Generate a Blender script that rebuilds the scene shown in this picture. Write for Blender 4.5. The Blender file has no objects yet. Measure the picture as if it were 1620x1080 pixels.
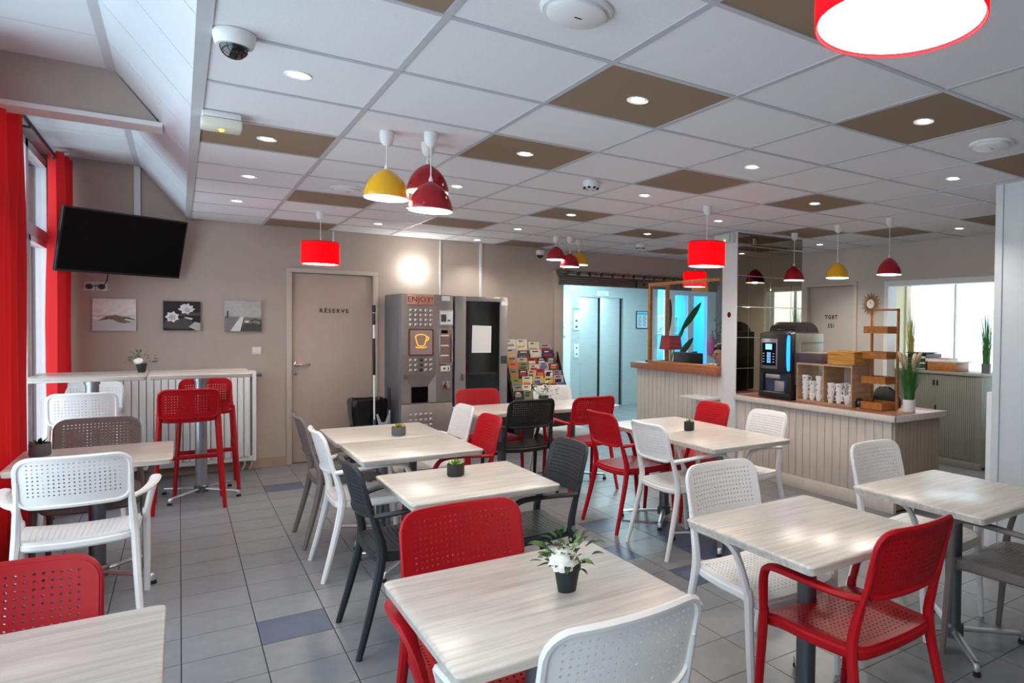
import bpy, bmesh, math, random
from math import pi, sin, cos, sqrt, atan2, radians
from mathutils import Vector, Matrix
random.seed(7)
SC = bpy.context.scene
COL = SC.collection

# ------------------------------------------------------------------ camera, world, daylight, exposure
H = 2.473                                   # ceiling height
CAMP = Vector((-0.0751, -2.2083, 1.5073))
def camera():
    yaw, pitch, roll, f, px, py = 0.65221, -0.02079, 0.01221, 1073.74, 1103.6, 536.55
    fw = Vector((sin(yaw)*cos(pitch), cos(yaw)*cos(pitch), sin(pitch)))
    r = Vector((cos(yaw), -sin(yaw), 0)); u = r.cross(fw)
    R_ = r*cos(roll) + u*sin(roll); U_ = -r*sin(roll) + u*cos(roll)
    cd = bpy.data.cameras.new('camera'); co = bpy.data.objects.new('camera', cd); COL.objects.link(co)
    m = Matrix((R_, U_, -fw)).transposed().to_4x4(); m.translation = CAMP
    co.matrix_world = m
    cd.sensor_fit = 'HORIZONTAL'; cd.sensor_width = 36.0; cd.lens = f/1620*36
    cd.shift_x = -(px-810)/1620; cd.shift_y = (py-540)/1620
    cd.clip_start = 0.05; cd.clip_end = 200
    SC.camera = co
    return fw, R_, U_, f, px, py
FW, RT, UP, FPX, PPX, PPY = camera()
def project(p):
    d = Vector(p)-CAMP; z = d.dot(FW)
    if z < 0.05: return None
    return (PPX+FPX*d.dot(RT)/z, PPY-FPX*d.dot(UP)/z, z)

w = bpy.data.worlds.new('overcast_sky'); SC.world = w; w.use_nodes = True
bg = w.node_tree.nodes['Background']; bg.inputs[0].default_value = (0.72, 0.88, 1.0, 1); bg.inputs[1].default_value = 2.9
SC.view_settings.view_transform = 'Standard'; SC.view_settings.look = 'None'
SC.view_settings.exposure = 0.40; SC.view_settings.gamma = 1.0; SC.view_settings.use_curve_mapping = False
SC.cycles.use_denoising = True
SC.cycles.max_bounces = 10; SC.cycles.diffuse_bounces = 5; SC.cycles.glossy_bounces = 5; SC.cycles.transparent_max_bounces = 16
SC.cycles.caustics_reflective = False; SC.cycles.caustics_refractive = False
SC.cycles.sample_clamp_indirect = 4.0
def portal(loc, rot, sx, sy):
    l = bpy.data.lights.new('daylight_portal', 'AREA'); l.shape = 'RECTANGLE'; l.size = sx; l.size_y = sy
    l.cycles.is_portal = True
    o = bpy.data.objects.new('daylight_portal', l); o.location = loc; o.rotation_euler = rot; COL.objects.link(o)
portal((-1.09, 1.2, 1.6), (0, -pi/2, 0), 2.6, 9.4)      # window front along the curtain side, shining +x
portal((7.62, 1.9, 1.5), (0, pi/2, 0), 1.5, 2.8)        # window behind the grey cabinet, shining -x

# ------------------------------------------------------------------ helpers
def lin(c):
    return tuple((x/255/12.92 if x/255 <= .04045 else ((x/255+.055)/1.055)**2.4) for x in c)
MATS = {}
def mat(name, rgb, rough=.5, metal=0., var=.06, scale=8., bump=0., bscale=60., spec=.5, emit=None, estr=0., stretch=None, trans=0., coat=0., objrand=0.):
    if name in MATS: return MATS[name]
    m = bpy.data.materials.new(name); m.use_nodes = True; nt = m.node_tree; N = nt.nodes; L = nt.links
    b = N['Principled BSDF']; c = lin(rgb)
    b.inputs['Roughness'].default_value = rough; b.inputs['Metallic'].default_value = metal
    b.inputs['Specular IOR Level'].default_value = spec
    tc = N.new('ShaderNodeTexCoord'); mp = N.new('ShaderNodeMapping'); L.new(tc.outputs['Object'], mp.inputs[0])
    if stretch: mp.inputs['Scale'].default_value = stretch
    nz = N.new('ShaderNodeTexNoise'); nz.inputs['Scale'].default_value = scale; nz.inputs['Detail'].default_value = 4
    L.new(mp.outputs[0], nz.inputs['Vector'])
    rp = N.new('ShaderNodeValToRGB'); e = rp.color_ramp.elements
    e[0].position = .3; e[1].position = .7
    e[0].color = (*[max(0, x*(1-var)) for x in c], 1); e[1].color = (*[min(1, x*(1+var)) for x in c], 1)
    L.new(nz.outputs['Fac'], rp.inputs[0])
    out = rp.outputs[0]
    if objrand:
        oi = N.new('ShaderNodeObjectInfo'); hs = N.new('ShaderNodeHueSaturation'); mr = N.new('ShaderNodeMapRange')
        mr.inputs[3].default_value = 1-objrand; mr.inputs[4].default_value = 1+objrand
        L.new(oi.outputs['Random'], mr.inputs[0]); L.new(mr.outputs[0], hs.inputs['Value']); L.new(out, hs.inputs['Color']); out = hs.outputs[0]
    L.new(out, b.inputs['Base Color'])
    if bump:
        n2 = N.new('ShaderNodeTexNoise'); n2.inputs['Scale'].default_value = bscale; L.new(mp.outputs[0], n2.inputs['Vector'])
        bp = N.new('ShaderNodeBump'); bp.inputs['Strength'].default_value = bump; bp.inputs['Distance'].default_value = .002
        L.new(n2.outputs['Fac'], bp.inputs['Height']); L.new(bp.outputs[0], b.inputs['Normal'])
    if emit:
        b.inputs['Emission Color'].default_value = (*lin(emit), 1); b.inputs['Emission Strength'].default_value = estr
    if trans: b.inputs['Transmission Weight'].default_value = trans
    if coat: b.inputs['Coat Weight'].default_value = coat
    MATS[name] = m; return m
def glass(name, tint=(1, 1, 1), ior=1.45):
    m = bpy.data.materials.new(name); m.use_nodes = True; nt = m.node_tree; N = nt.nodes; L = nt.links
    N.remove(N['Principled BSDF']); o = N['Material Output']
    t = N.new('ShaderNodeBsdfTransparent'); t.inputs[0].default_value = (*tint, 1)
    g = N.new('ShaderNodeBsdfGlossy'); g.inputs['Roughness'].default_value = .01
    ge = N.new('ShaderNodeNewGeometry'); dt = N.new('ShaderNodeVectorMath'); dt.operation = 'DOT_PRODUCT'; L.new(ge.outputs['Normal'], dt.inputs[0]); L.new(ge.outputs['Incoming'], dt.inputs[1])
    ab = N.new('ShaderNodeMath'); ab.operation = 'ABSOLUTE'; L.new(dt.outputs['Value'], ab.inputs[0])
    sb = N.new('ShaderNodeMath'); sb.operation = 'SUBTRACT'; sb.inputs[0].default_value = 1; L.new(ab.outputs[0], sb.inputs[1])
    pw = N.new('ShaderNodeMath'); pw.operation = 'POWER'; pw.inputs[1].default_value = 5; L.new(sb.outputs[0], pw.inputs[0])
    fr = N.new('ShaderNodeMath'); fr.operation = 'MULTIPLY_ADD'; fr.inputs[1].default_value = .96; fr.inputs[2].default_value = .03; L.new(pw.outputs[0], fr.inputs[0])
    mx = N.new('ShaderNodeMixShader'); L.new(fr.outputs[0], mx.inputs[0]); L.new(t.outputs[0], mx.inputs[1]); L.new(g.outputs[0], mx.inputs[2]); L.new(mx.outputs[0], o.inputs[0])
    MATS[name] = m; return m
def cloth(name, rgb, trans=.4):
    m = bpy.data.materials.new(name); m.use_nodes = True; nt = m.node_tree; N = nt.nodes; L = nt.links
    b = N['Principled BSDF']; c = (*lin(rgb), 1); b.inputs['Base Color'].default_value = c; b.inputs['Roughness'].default_value = .85
    t = N.new('ShaderNodeBsdfTranslucent'); mx = N.new('ShaderNodeMixShader'); mx.inputs[0].default_value = trans
    nz = N.new('ShaderNodeTexNoise'); nz.inputs['Scale'].default_value = 90
    hs = N.new('ShaderNodeMix'); hs.data_type = 'RGBA'; hs.inputs[6].default_value = (*[x*.88 for x in c[:3]], 1); hs.inputs[7].default_value = c
    L.new(nz.outputs['Fac'], hs.inputs[0]); L.new(hs.outputs[2], b.inputs['Base Color']); L.new(hs.outputs[2], t.inputs[0])
    L.new(b.outputs[0], mx.inputs[1]); L.new(t.outputs[0], mx.inputs[2]); L.new(mx.outputs[0], N['Material Output'].inputs[0])
    MATS[name] = m; return m
def wood(name, rgb, dark, rough=.45, sx=(1.2, 14, 14), scale=2.2, mixpos=(.38, .72)):
    m = bpy.data.materials.new(name); m.use_nodes = True; nt = m.node_tree; N = nt.nodes; L = nt.links
    b = N['Principled BSDF']; b.inputs['Roughness'].default_value = rough
    tc = N.new('ShaderNodeTexCoord'); oi = N.new('ShaderNodeObjectInfo'); ad = N.new('ShaderNodeVectorMath'); ad.operation = 'ADD'
    ml = N.new('ShaderNodeVectorMath'); ml.operation = 'SCALE'; ml.inputs[0].default_value = (7.1, 3.7, 1.3); L.new(oi.outputs['Random'], ml.inputs['Scale'])
    L.new(tc.outputs['Object'], ad.inputs[0]); L.new(ml.outputs[0], ad.inputs[1])
    mp = N.new('ShaderNodeMapping'); mp.inputs['Scale'].default_value = sx; L.new(ad.outputs[0], mp.inputs[0])
    n1 = N.new('ShaderNodeTexNoise'); n1.inputs['Scale'].default_value = scale; n1.inputs['Detail'].default_value = 8; n1.inputs['Roughness'].default_value = .62; n1.inputs['Distortion'].default_value = .35
    L.new(mp.outputs[0], n1.inputs['Vector'])
    rp = N.new('ShaderNodeValToRGB'); e = rp.color_ramp.elements; e[0].position, e[1].position = mixpos
    e[0].color = (*lin(dark), 1); e[1].color = (*lin(rgb), 1); L.new(n1.outputs['Fac'], rp.inputs[0])
    n2 = N.new('ShaderNodeTexNoise'); n2.inputs['Scale'].default_value = 3; L.new(ad.outputs[0], n2.inputs['Vector'])
    mx = N.new('ShaderNodeMix'); mx.data_type = 'RGBA'; mx.blend_type = 'MULTIPLY'; mx.inputs[0].default_value = .25
    L.new(rp.outputs[0], mx.inputs[6]); L.new(n2.outputs['Fac'], mx.inputs[7]); L.new(mx.outputs[2], b.inputs['Base Color'])
    MATS[name] = m; return m

class MB:
    """collects shapes, builds ONE mesh object"""
    def __init__(s): s.v = []; s.f = []; s.mi = []; s.cur = 0
    def add(s, vs, fs):
        o = len(s.v); s.v += [tuple(x) for x in vs]
        for f in fs: s.f.append([o+i for i in f]); s.mi.append(s.cur)
        return s
    def box(s, x0, y0, z0, x1, y1, z1, b=0.):
        if x0 > x1: x0, x1 = x1, x0
        if y0 > y1: y0, y1 = y1, y0
        if z0 > z1: z0, z1 = z1, z0
        if b <= 0:
            vs = [(x, y, z) for x in (x0, x1) for y in (y0, y1) for z in (z0, z1)]
            return s.add(vs, [(0, 1, 3, 2), (4, 6, 7, 5), (0, 4, 5, 1), (2, 3, 7, 6), (0, 2, 6, 4), (1, 5, 7, 3)])
        b = min(b, (x1-x0)/2.01, (y1-y0)/2.01, (z1-z0)/2.01)
        bm = bmesh.new(); bmesh.ops.create_cube(bm, size=1)
        for v in bm.verts: v.co = Vector(((x0+x1)/2+v.co.x*(x1-x0), (y0+y1)/2+v.co.y*(y1-y0), (z0+z1)/2+v.co.z*(z1-z0)))
        bmesh.ops.bevel(bm, geom=bm.edges[:], offset=b, segments=2, affect='EDGES', profile=.5)
        bm.verts.index_update(); s.add([v.co for v in bm.verts], [[v.index for v in f.verts] for f in bm.faces]); bm.free(); return s
    def lathe(s, prof, n=24, c=(0, 0, 0), ax='z', close=False, caps=True):
        vs = []; fs = []
        for r, z in prof:
            for k in range(n):
                a = 2*pi*k/n; p = (r*cos(a), r*sin(a), z)
                if ax == 'y': p = (p[0], z, p[1])
                if ax == 'x': p = (z, p[0], p[1])
                vs.append((c[0]+p[0], c[1]+p[1], c[2]+p[2]))
        m = len(prof)
        for i in range(m-1 if not close else m):
            j = (i+1) % m
            for k in range(n): q = (k+1) % n; fs.append((i*n+k, i*n+q, j*n+q, j*n+k))
        if not close and caps:
            if prof[0][0] > 1e-6: fs.append(tuple(range(n))[::-1])
            if prof[-1][0] > 1e-6: fs.append(tuple(range((m-1)*n, m*n)))
        return s.add(vs, fs)
    def cyl(s, p0, p1, r0, r1=None, n=16):
        return s.tube([p0, p1], [r0, r0 if r1 is None else r1], n, smooth=False)
    def tube(s, pts, r, n=8, closed=False, smooth=True, steps=4, up=None, caps=True):
        P = [Vector(p) for p in pts]; R = r if isinstance(r, (list, tuple)) and len(r) == len(P) and not (isinstance(r, tuple)) else [r]*len(P)
        R = [(x, x) if not isinstance(x, (tuple, list)) else tuple(x) for x in R]
        if smooth and len(P) > 2:
            Q = []; S = []; m = len(P)
            rng = range(m if closed else m-1)
            for i in rng:
                g = (lambda k: P[k % m]) if closed else (lambda k: P[min(max(k, 0), m-1)])
                h = (lambda k: R[k % m]) if closed else (lambda k: R[min(max(k, 0), m-1)])
                p0, p1, p2, p3 = g(i-1), g(i), g(i+1), g(i+2)
                for t in range(steps):
                    t = t/steps
                    Q.append(.5*((2*p1)+(p2-p0)*t+(2*p0-5*p1+4*p2-p3)*t*t+(3*p1-p0-3*p2+p3)*t**3))
                    a, b = h(i), h(i+1); S.append((a[0]*(1-t)+b[0]*t, a[1]*(1-t)+b[1]*t))
            if not closed: Q.append(P[-1]); S.append(R[-1])
            P, R = Q, S
        m = len(P); vs = []; fs = []; nrm = None
        for i in range(m):
            t = (P[(i+1) % m]-P[i-1]) if closed else (P[min(i+1, m-1)]-P[max(i-1, 0)])
            t.normalize()
            if up is not None:
                nrm = Vector(up)-t*t.dot(Vector(up)); nrm.normalize()
            elif nrm is None:
                nrm = t.orthogonal().normalized()
            else:
                nrm = (nrm-t*t.dot(nrm)); nrm.normalize()
            bn = t.cross(nrm)
            for k in range(n):
                a = 2*pi*k/n; vs.append(P[i]+nrm*cos(a)*R[i][0]+bn*sin(a)*R[i][1])
        for i in range(m if closed else m-1):
            j = (i+1) % m
            for k in range(n): q = (k+1) % n; fs.append((i*n+k, i*n+q, j*n+q, j*n+k))
        if not closed and caps: fs.append(tuple(range(n))[::-1]); fs.append(tuple(range((m-1)*n, m*n)))
        return s.add(vs, fs)
    def prism(s, poly, a, b, pl='xy'):
        def T(u, v, h): return {'xy': (u, v, h), 'xz': (u, h, v), 'yz': (h, u, v)}[pl]
        n = len(poly); vs = [T(u, v, a) for u, v in poly]+[T(u, v, b) for u, v in poly]
        return s.add(vs, [tuple(range(n))[::-1], tuple(range(n, 2*n))]+[(k, (k+1) % n, n+(k+1) % n, n+k) for k in range(n)])
    def quad(s, *p): return s.add(p, [tuple(range(len(p)))])
    def ball(s, c, r, n=14, m=8, sq=(1, 1, 1)):
        pr = [(max(1e-7, sin(pi*i/m)), -cos(pi*i/m)) for i in range(m+1)]
        t = MB().lathe(pr, n)
        return s.add([(c[0]+x*r*sq[0], c[1]+y*r*sq[1], c[2]+z*r*sq[2]) for x, y, z in t.v], t.f)
    def mesh(s, name, smooth=35):
        me = bpy.data.meshes.new(name); me.from_pydata(s.v, [], s.f); me.polygons.foreach_set('material_index', s.mi); me.update()
        bm = bmesh.new(); bm.from_mesh(me); bmesh.ops.recalc_face_normals(bm, faces=bm.faces)
        bm.to_mesh(me); bm.free()
        if smooth:
            me.polygons.foreach_set('use_smooth', [True]*len(me.polygons)); me.set_sharp_from_angle(angle=radians(smooth))
        return me
    def build(s, name, m, parent=None, world=False, smooth=35, loc=None):
        if world and parent is not None:
            L_ = parent.location; s.v = [(x-L_.x, y-L_.y, z-L_.z) for x, y, z in s.v]
        return place(s.mesh(name, smooth), name, m, parent, loc)
def place(me, name, m, parent=None, loc=None, rot=None, link_obj=False):
    o = bpy.data.objects.new(name, me); COL.objects.link(o)
    ms = m if isinstance(m, (list, tuple)) else [m]
    if link_obj:
        if not me.materials: me.materials.append(ms[0])
        o.material_slots[0].link = 'OBJECT'; o.material_slots[0].material = ms[0]
    elif not me.materials:
        for k in ms: me.materials.append(k)
    if parent is not None: o.parent = parent
    if loc is not None: o.location = loc
    if rot is not None: o.rotation_euler = rot
    return o
def tag(o, label, cat, group=None):
    o['label'] = label; o['category'] = cat
    if group: o['group'] = group
    return o
def thing(name, label, cat, loc=(0, 0, 0), rz=0., group=None):
    o = bpy.data.objects.new(name, None); o.empty_display_size = .05; COL.objects.link(o); o.location = loc; o.rotation_euler = (0, 0, rz)
    return tag(o, label, cat, group)
def struct(o): o['kind'] = 'structure'; return o
def copy_tree(o, loc, rz, label, group=None, mats=None):
    r = o.copy(); COL.objects.link(r); r.location = loc; r.rotation_euler = (0, 0, rz); r['label'] = label
    if group: r['group'] = group
    for ch in list(o.children):
        c = ch.copy(); COL.objects.link(c); c.parent = r
        if mats and c.type == 'MESH' and ch.name.split('.')[0] in mats: c.material_slots[0].link = 'OBJECT'; c.material_slots[0].material = mats[ch.name.split('.')[0]]
        for g in list(ch.children):
            d = g.copy(); COL.objects.link(d); d.parent = c
    return r
def lamp(kind, name, parent, loc, energy, color=(1, 1, 1), **k):
    l = bpy.data.lights.new(name, kind); l.energy = energy; l.color = color
    for a, b in k.items(): setattr(l, a, b)
    o = bpy.data.objects.new(name, l); COL.objects.link(o); o.location = loc
    if parent is not None: o.parent = parent
    return o
def text_mesh(body, size, ext=.0006, space=1., off=0.):
    c = bpy.data.curves.new('lettering', 'FONT'); c.body = body; c.size = size; c.extrude = ext; c.space_character = space; c.offset = off; c.align_x = 'CENTER'; c.align_y = 'CENTER'; c.resolution_u = 2
    o = bpy.data.objects.new('lettering', c); COL.objects.link(o)
    me = bpy.data.meshes.new_from_object(o.evaluated_get(bpy.context.evaluated_depsgraph_get()))
    bpy.data.objects.remove(o); bpy.data.curves.remove(c); me.materials.clear(); return me

# ------------------------------------------------------------------ materials
WALL = mat('wall_taupe', (182, 169, 158), .75, var=.03, bump=.35, bscale=120)
WALLG = mat('wall_light', (196, 189, 180), .7, var=.02, bump=.2, bscale=120)
WHITEP = mat('paint_white', (226, 226, 226), .5, var=.02)
DOORM = mat('door_beige', (183, 165, 153), .55, var=.03)
CEILW = mat('ceiling_tile_white', (226, 227, 231), .9, var=.03, scale=90, bump=.25, bscale=260)
CEILB = mat('ceiling_tile_brown', (142, 121, 100), .9, var=.04, scale=90, bump=.25, bscale=260)
GRID = mat('grid_runner_white', (184, 186, 192), .5, var=.02)
PVC = mat('pvc_panel', (226, 235, 242), .2, var=.02)
PVCM = mat('pvc_panel_matt', (222, 226, 230), .6, var=.02)
TRIMG = mat('trim_grey', (190, 194, 198), .4, var=.02)
BEAM = mat('beam_taupe', (176, 162, 152), .75, var=.03)
TILE = mat('floor_tile_grey', (124, 126, 130), .34, var=.10, scale=14, bump=.06, bscale=90, objrand=.05)
TILED = mat('floor_tile_blue', (76, 88, 110), .34, var=.10, scale=14, bump=.06, bscale=90)
GROUT = mat('grout', (70, 70, 74), .9, var=.08)
TOPW = wood('table_laminate', (228, 221, 212), (190, 180, 169), .28, sx=(1.5, 20, 20), scale=2.0, mixpos=(.3, .62))
OAK = wood('oak_pale', (206, 172, 140), (176, 138, 104), .5)
BAMBOO = wood('bamboo_wood', (196, 132, 66), (164, 98, 42), .42)
PINE = wood('pine_crate', (226, 176, 84), (176, 122, 40), .5, sx=(9, 1.5, 20), scale=3)
FRAMEW = wood('varnished_pine', (206, 140, 72), (176, 108, 44), .35)
COUNTT = wood('counter_laminate', (186, 124, 96), (160, 96, 72), .3)
STEEL = mat('steel_brushed', (186, 190, 194), .28, 1., var=.06, scale=30, stretch=(1, 1, 12))
STEELD = mat('steel_dark', (112, 116, 122), .38, .8, var=.05)
ALU = mat('aluminium', (200, 203, 207), .32, .9, var=.03)
CHROME = mat('chrome', (215, 215, 218), .12, 1., var=.02)
RED = mat('plastic_red', (176, 7, 22), .45, var=.03, spec=.3)
WHT = mat('plastic_white', (234, 231, 229), .42, var=.02, spec=.45)
BLK = mat('plastic_charcoal', (40, 44, 48), .45, var=.05, spec=.4)
TAU = mat('plastic_taupe', (122, 112, 108), .5, var=.04, spec=.4)
BLACK = mat('black_plastic', (22, 22, 24), .4, var=.1)
BLACKM = mat('black_matt', (26, 27, 28), .7, var=.1)
SCREEN = mat('screen_black', (7, 7, 8), .3, var=.05, spec=.12)
RUBBER = mat('rubber_black', (30, 30, 31), .8)
PAPER = mat('paper_white', (236, 236, 234), .8, var=.01)
CURT = cloth('curtain_red', (212, 22, 26), .18)
SHADER = cloth('lampshade_red', (212, 12, 40), .6)
SHADEIN = mat('lampshade_lining', (245, 240, 235), .7, var=.01)
ENRED = mat('enamel_red', (160, 16, 34), .14, var=.03)
ENYEL = mat('enamel_yellow', (232, 172, 18), .16, var=.03)
ENWHT = mat('enamel_white', (248, 246, 240), .4, var=.01)
BULB = mat('bulb_glow', (255, 244, 228), .5, emit=(255, 240, 220), estr=14.)
SPOTG = mat('spot_glow', (255, 246, 235), .5, emit=(255, 240, 222), estr=22.)
GLASS = glass('window_glass')
GLASSD = glass('door_glass_blue', (.72, .93, 1.0))
MIRROR = mat('mirror_bronze', (168, 158, 140), .02, 1., var=.01)
LEAF = mat('leaf_green', (52, 102, 38), .5, var=.3, scale=30)
LEAFL = mat('leaf_light', (112, 150, 62), .5, var=.25, scale=30)
LEAFD = mat('leaf_dark', (26, 66, 32), .45, var=.3, scale=30)
GRASS = mat('grass_green', (52, 112, 42), .55, var=.35, scale=20)
GRASSY = mat('grass_yellow', (158, 150, 62), .6, var=.35, scale=20)
PLUME = mat('pampas_plume', (206, 180, 148), .9, var=.15, scale=40)
PETAL = mat('petal_white', (240, 236, 226), .6, var=.03)
CERAM = mat('ceramic_white', (238, 236, 232), .18, var=.02)
SOIL = mat('soil', (60, 48, 38), .95, var=.3, scale=60)
PLANKW = mat('plank_white', (214, 206, 196), .55, var=.05, scale=5, stretch=(6, 6, 1), objrand=.02)
GREYCAB = mat('cabinet_grey', (128, 128, 120), .5, var=.03)
ELEV = mat('elevator_steel', (206, 214, 216), .34, .35, var=.05, scale=6, stretch=(1, 1, 5))
SHUT = mat('shutter_metal', (112, 104, 98), .5, .5, var=.08)
DARKGAP = mat('dark_gap', (24, 27, 28), .8)
INK = mat('ink_black', (30, 28, 28), .6)
SKIN = mat('skin', (206, 152, 128), .55, var=.06)
HAIR = mat('hair_dark', (40, 28, 24), .6, var=.2, scale=60)
VENDG = mat('vending_grey', (150, 141, 137), .38, .45, var=.03)
VENDS = mat('vending_side', (116, 116, 122), .45, .3, var=.03)
BLUELED = mat('blue_led', (20, 90, 255), .4, emit=(10, 90, 255), estr=5.)
BLUESC = mat('blue_screen', (120, 180, 255), .3, emit=(120, 180, 255), estr=1.2)
# ------------------------------------------------------------------ floor
FX0, FPX_, FY0, FPY_ = 0.225, 0.2977, 1.48, 0.298
def build_floor():
    fl = struct(MB().box(-1.1, -3.7, -.12, 9.2, 9.0, -.006).build('floor', GROUT))
    t = MB(); hx, hy = FPX_/2-.0022, FPY_/2-.0022
    t.box(-hx, -hy, -.0065, hx, hy, 0)
    tm = t.mesh('tile', 0)
    dark = {(0, 0), (1, 11), (7, 2), (6, 0), (8, 1), (8, 0), (8, -1), (7, -2)}
    cand = []
    for i in range(-5, 31):
        for j in range(-18, 26):
            cx, cy = FX0+(i+.5)*FPX_, FY0+(j+.5)*FPY_
            if cx < -1.0 or cx > 9.05 or cy < -3.6 or cy > 8.75: continue
            q = project((cx, cy, 0)); s = 0
            if q and -60 < q[0] < 1680 and 560 < q[1] < 1140: s = 1/q[2]**3
            cand.append((s, i, j, cx, cy))
    cand.sort(key=lambda c: -c[0])
    rest = MB()
    for k, (s, i, j, cx, cy) in enumerate(cand):
        if k < 296 and s > 0 or (i, j) in dark:
            o = place(tm, 'tile', TILED if (i, j) in dark else TILE, fl, (cx, cy, 0), link_obj=True)
        else:
            rest.box(cx-hx, cy-hy, -.0065, cx+hx, cy+hy, 0)
    r = rest.build('tiles_rest', TILE, fl, smooth=0); r['kind'] = 'stuff'
build_floor()

# ------------------------------------------------------------------ ceiling
def build_ceiling():
    ce = struct(MB().box(0, -3.7, 2.492, 9.2, 6.1, 2.56).build('ceiling', CEILW))
    brown = {(0, -1), (0, 3), (2, -2), (2, 0), (2, 2), (4, -1), (4, 2), (4, 5), (1, 6), (3, 7), (1, 9), (6, -1), (6, 2), (6, 6), (8, 4), (9, 3), (5, 9), (8, 8), (9, 1), (1, -4), (5, -3)}
    t = MB().box(-.29, -.29, 0, .29, .29, .014, 0); tm = t.mesh('tile', 0)
    half = MB().box(-.29, -.29, 0, .19, .29, .014).mesh('tile', 0)
    for c in range(0, 15):
        for r in range(-6, 10):
            if c >= 11 and r < 7: continue
            me = half if (c == 10 and r < 7) else tm
            place(me, 'tile', CEILB if (c, r) in brown else CEILW, ce, ((c+.5)*.6, (r+.5)*.6, H+.002), link_obj=True)
    bar = lambda L: MB().box(-L/2, -.012, 0, L/2, .012, .02).mesh('grid_runner', 0)
    b1 = bar(9.2)
    for r in range(-6, 10):
        y = r*.6
        if r < 7: place(bar(6.5), 'grid_runner', GRID, ce, (3.25, y, H-.002))
        else: place(b1, 'grid_runner', GRID, ce, (4.6, y, H-.002))
    b2 = bar(9.6); b3 = bar(1.8)
    for c in range(1, 16):
        L_, y = (b2, 1.2) if c < 11 else (b3, 5.1)
        place(L_, 'grid_runner', GRID, ce, (c*.6, y, H-.0015), (0, 0, pi/2))
    # raised strip above the windows, sloped panel joining it to the lower ceiling
    up = struct(MB().box(-1.1, -3.7, 2.945, -.36, 6.1, 3.0).build('ceiling_raised', mat('joint_grey', (120, 124, 130), .8)))
    sl = struct(MB().add([(-.36, -3.7, 2.945), (0.004, -3.7, 2.49), (.004, 6.1, 2.49), (-.36, 6.1, 2.945), (-.30, -3.7, 2.99), (.06, -3.7, 2.53), (.06, 6.1, 2.53), (-.30, 6.1, 2.99)],
                [(0, 1, 2, 3), (7, 6, 5, 4), (0, 4, 5, 1), (2, 6, 7, 3), (1, 5, 6, 2), (0, 3, 7, 4)]).build('ceiling_slope', MATS['joint_grey']))
    d = Vector((.364, 0, -.455)); n = Vector((-.455, 0, -.364)).normalized()
    for k in range(-6, 10):
        y0, y1 = k*.6+.005-.02, (k+1)*.6-.005-.02
        if y1 > 5.995: y1 = 5.995
        a = Vector((-.363, 0, 2.938)); b = a+d*.995
        vs = []
        for p in (a, b):
            for y in (y0, y1):
                for h in (.004, .0115): vs.append((p.x+n.x*h, y, p.z+n.z*h))
        MB().add(vs, [(0, 1, 3, 2), (4, 6, 7, 5), (0, 4, 5, 1), (2, 3, 7, 6), (0, 2, 6, 4), (1, 5, 7, 3)]).build('panel', PVC, sl, smooth=0)
        MB().box(-1.09, y0, 2.925, -.40, y1, 2.944).build('panel', PVCM, up, smooth=0)
    struct(MB().box(-.03, -3.7, H-.006, .014, 6.0, H+.024).build('trim_1', TRIMG))
    struct(MB().box(-.40, -3.7, 2.914, -.355, 6.0, 2.934).build('trim_2', TRIMG))
    bm = struct(MB().prism([(-1.09, 2.66), (-1.09, 2.925), (-.37, 2.925), (-.165, 2.66)], 2.94, 3.10, 'xz').build('beam', BEAM))
    struct(MB().box(-1.09, 2.915, 2.635, -.15, 3.11, 2.662).build('trim_3', WHITEP))
build_ceiling()

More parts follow.
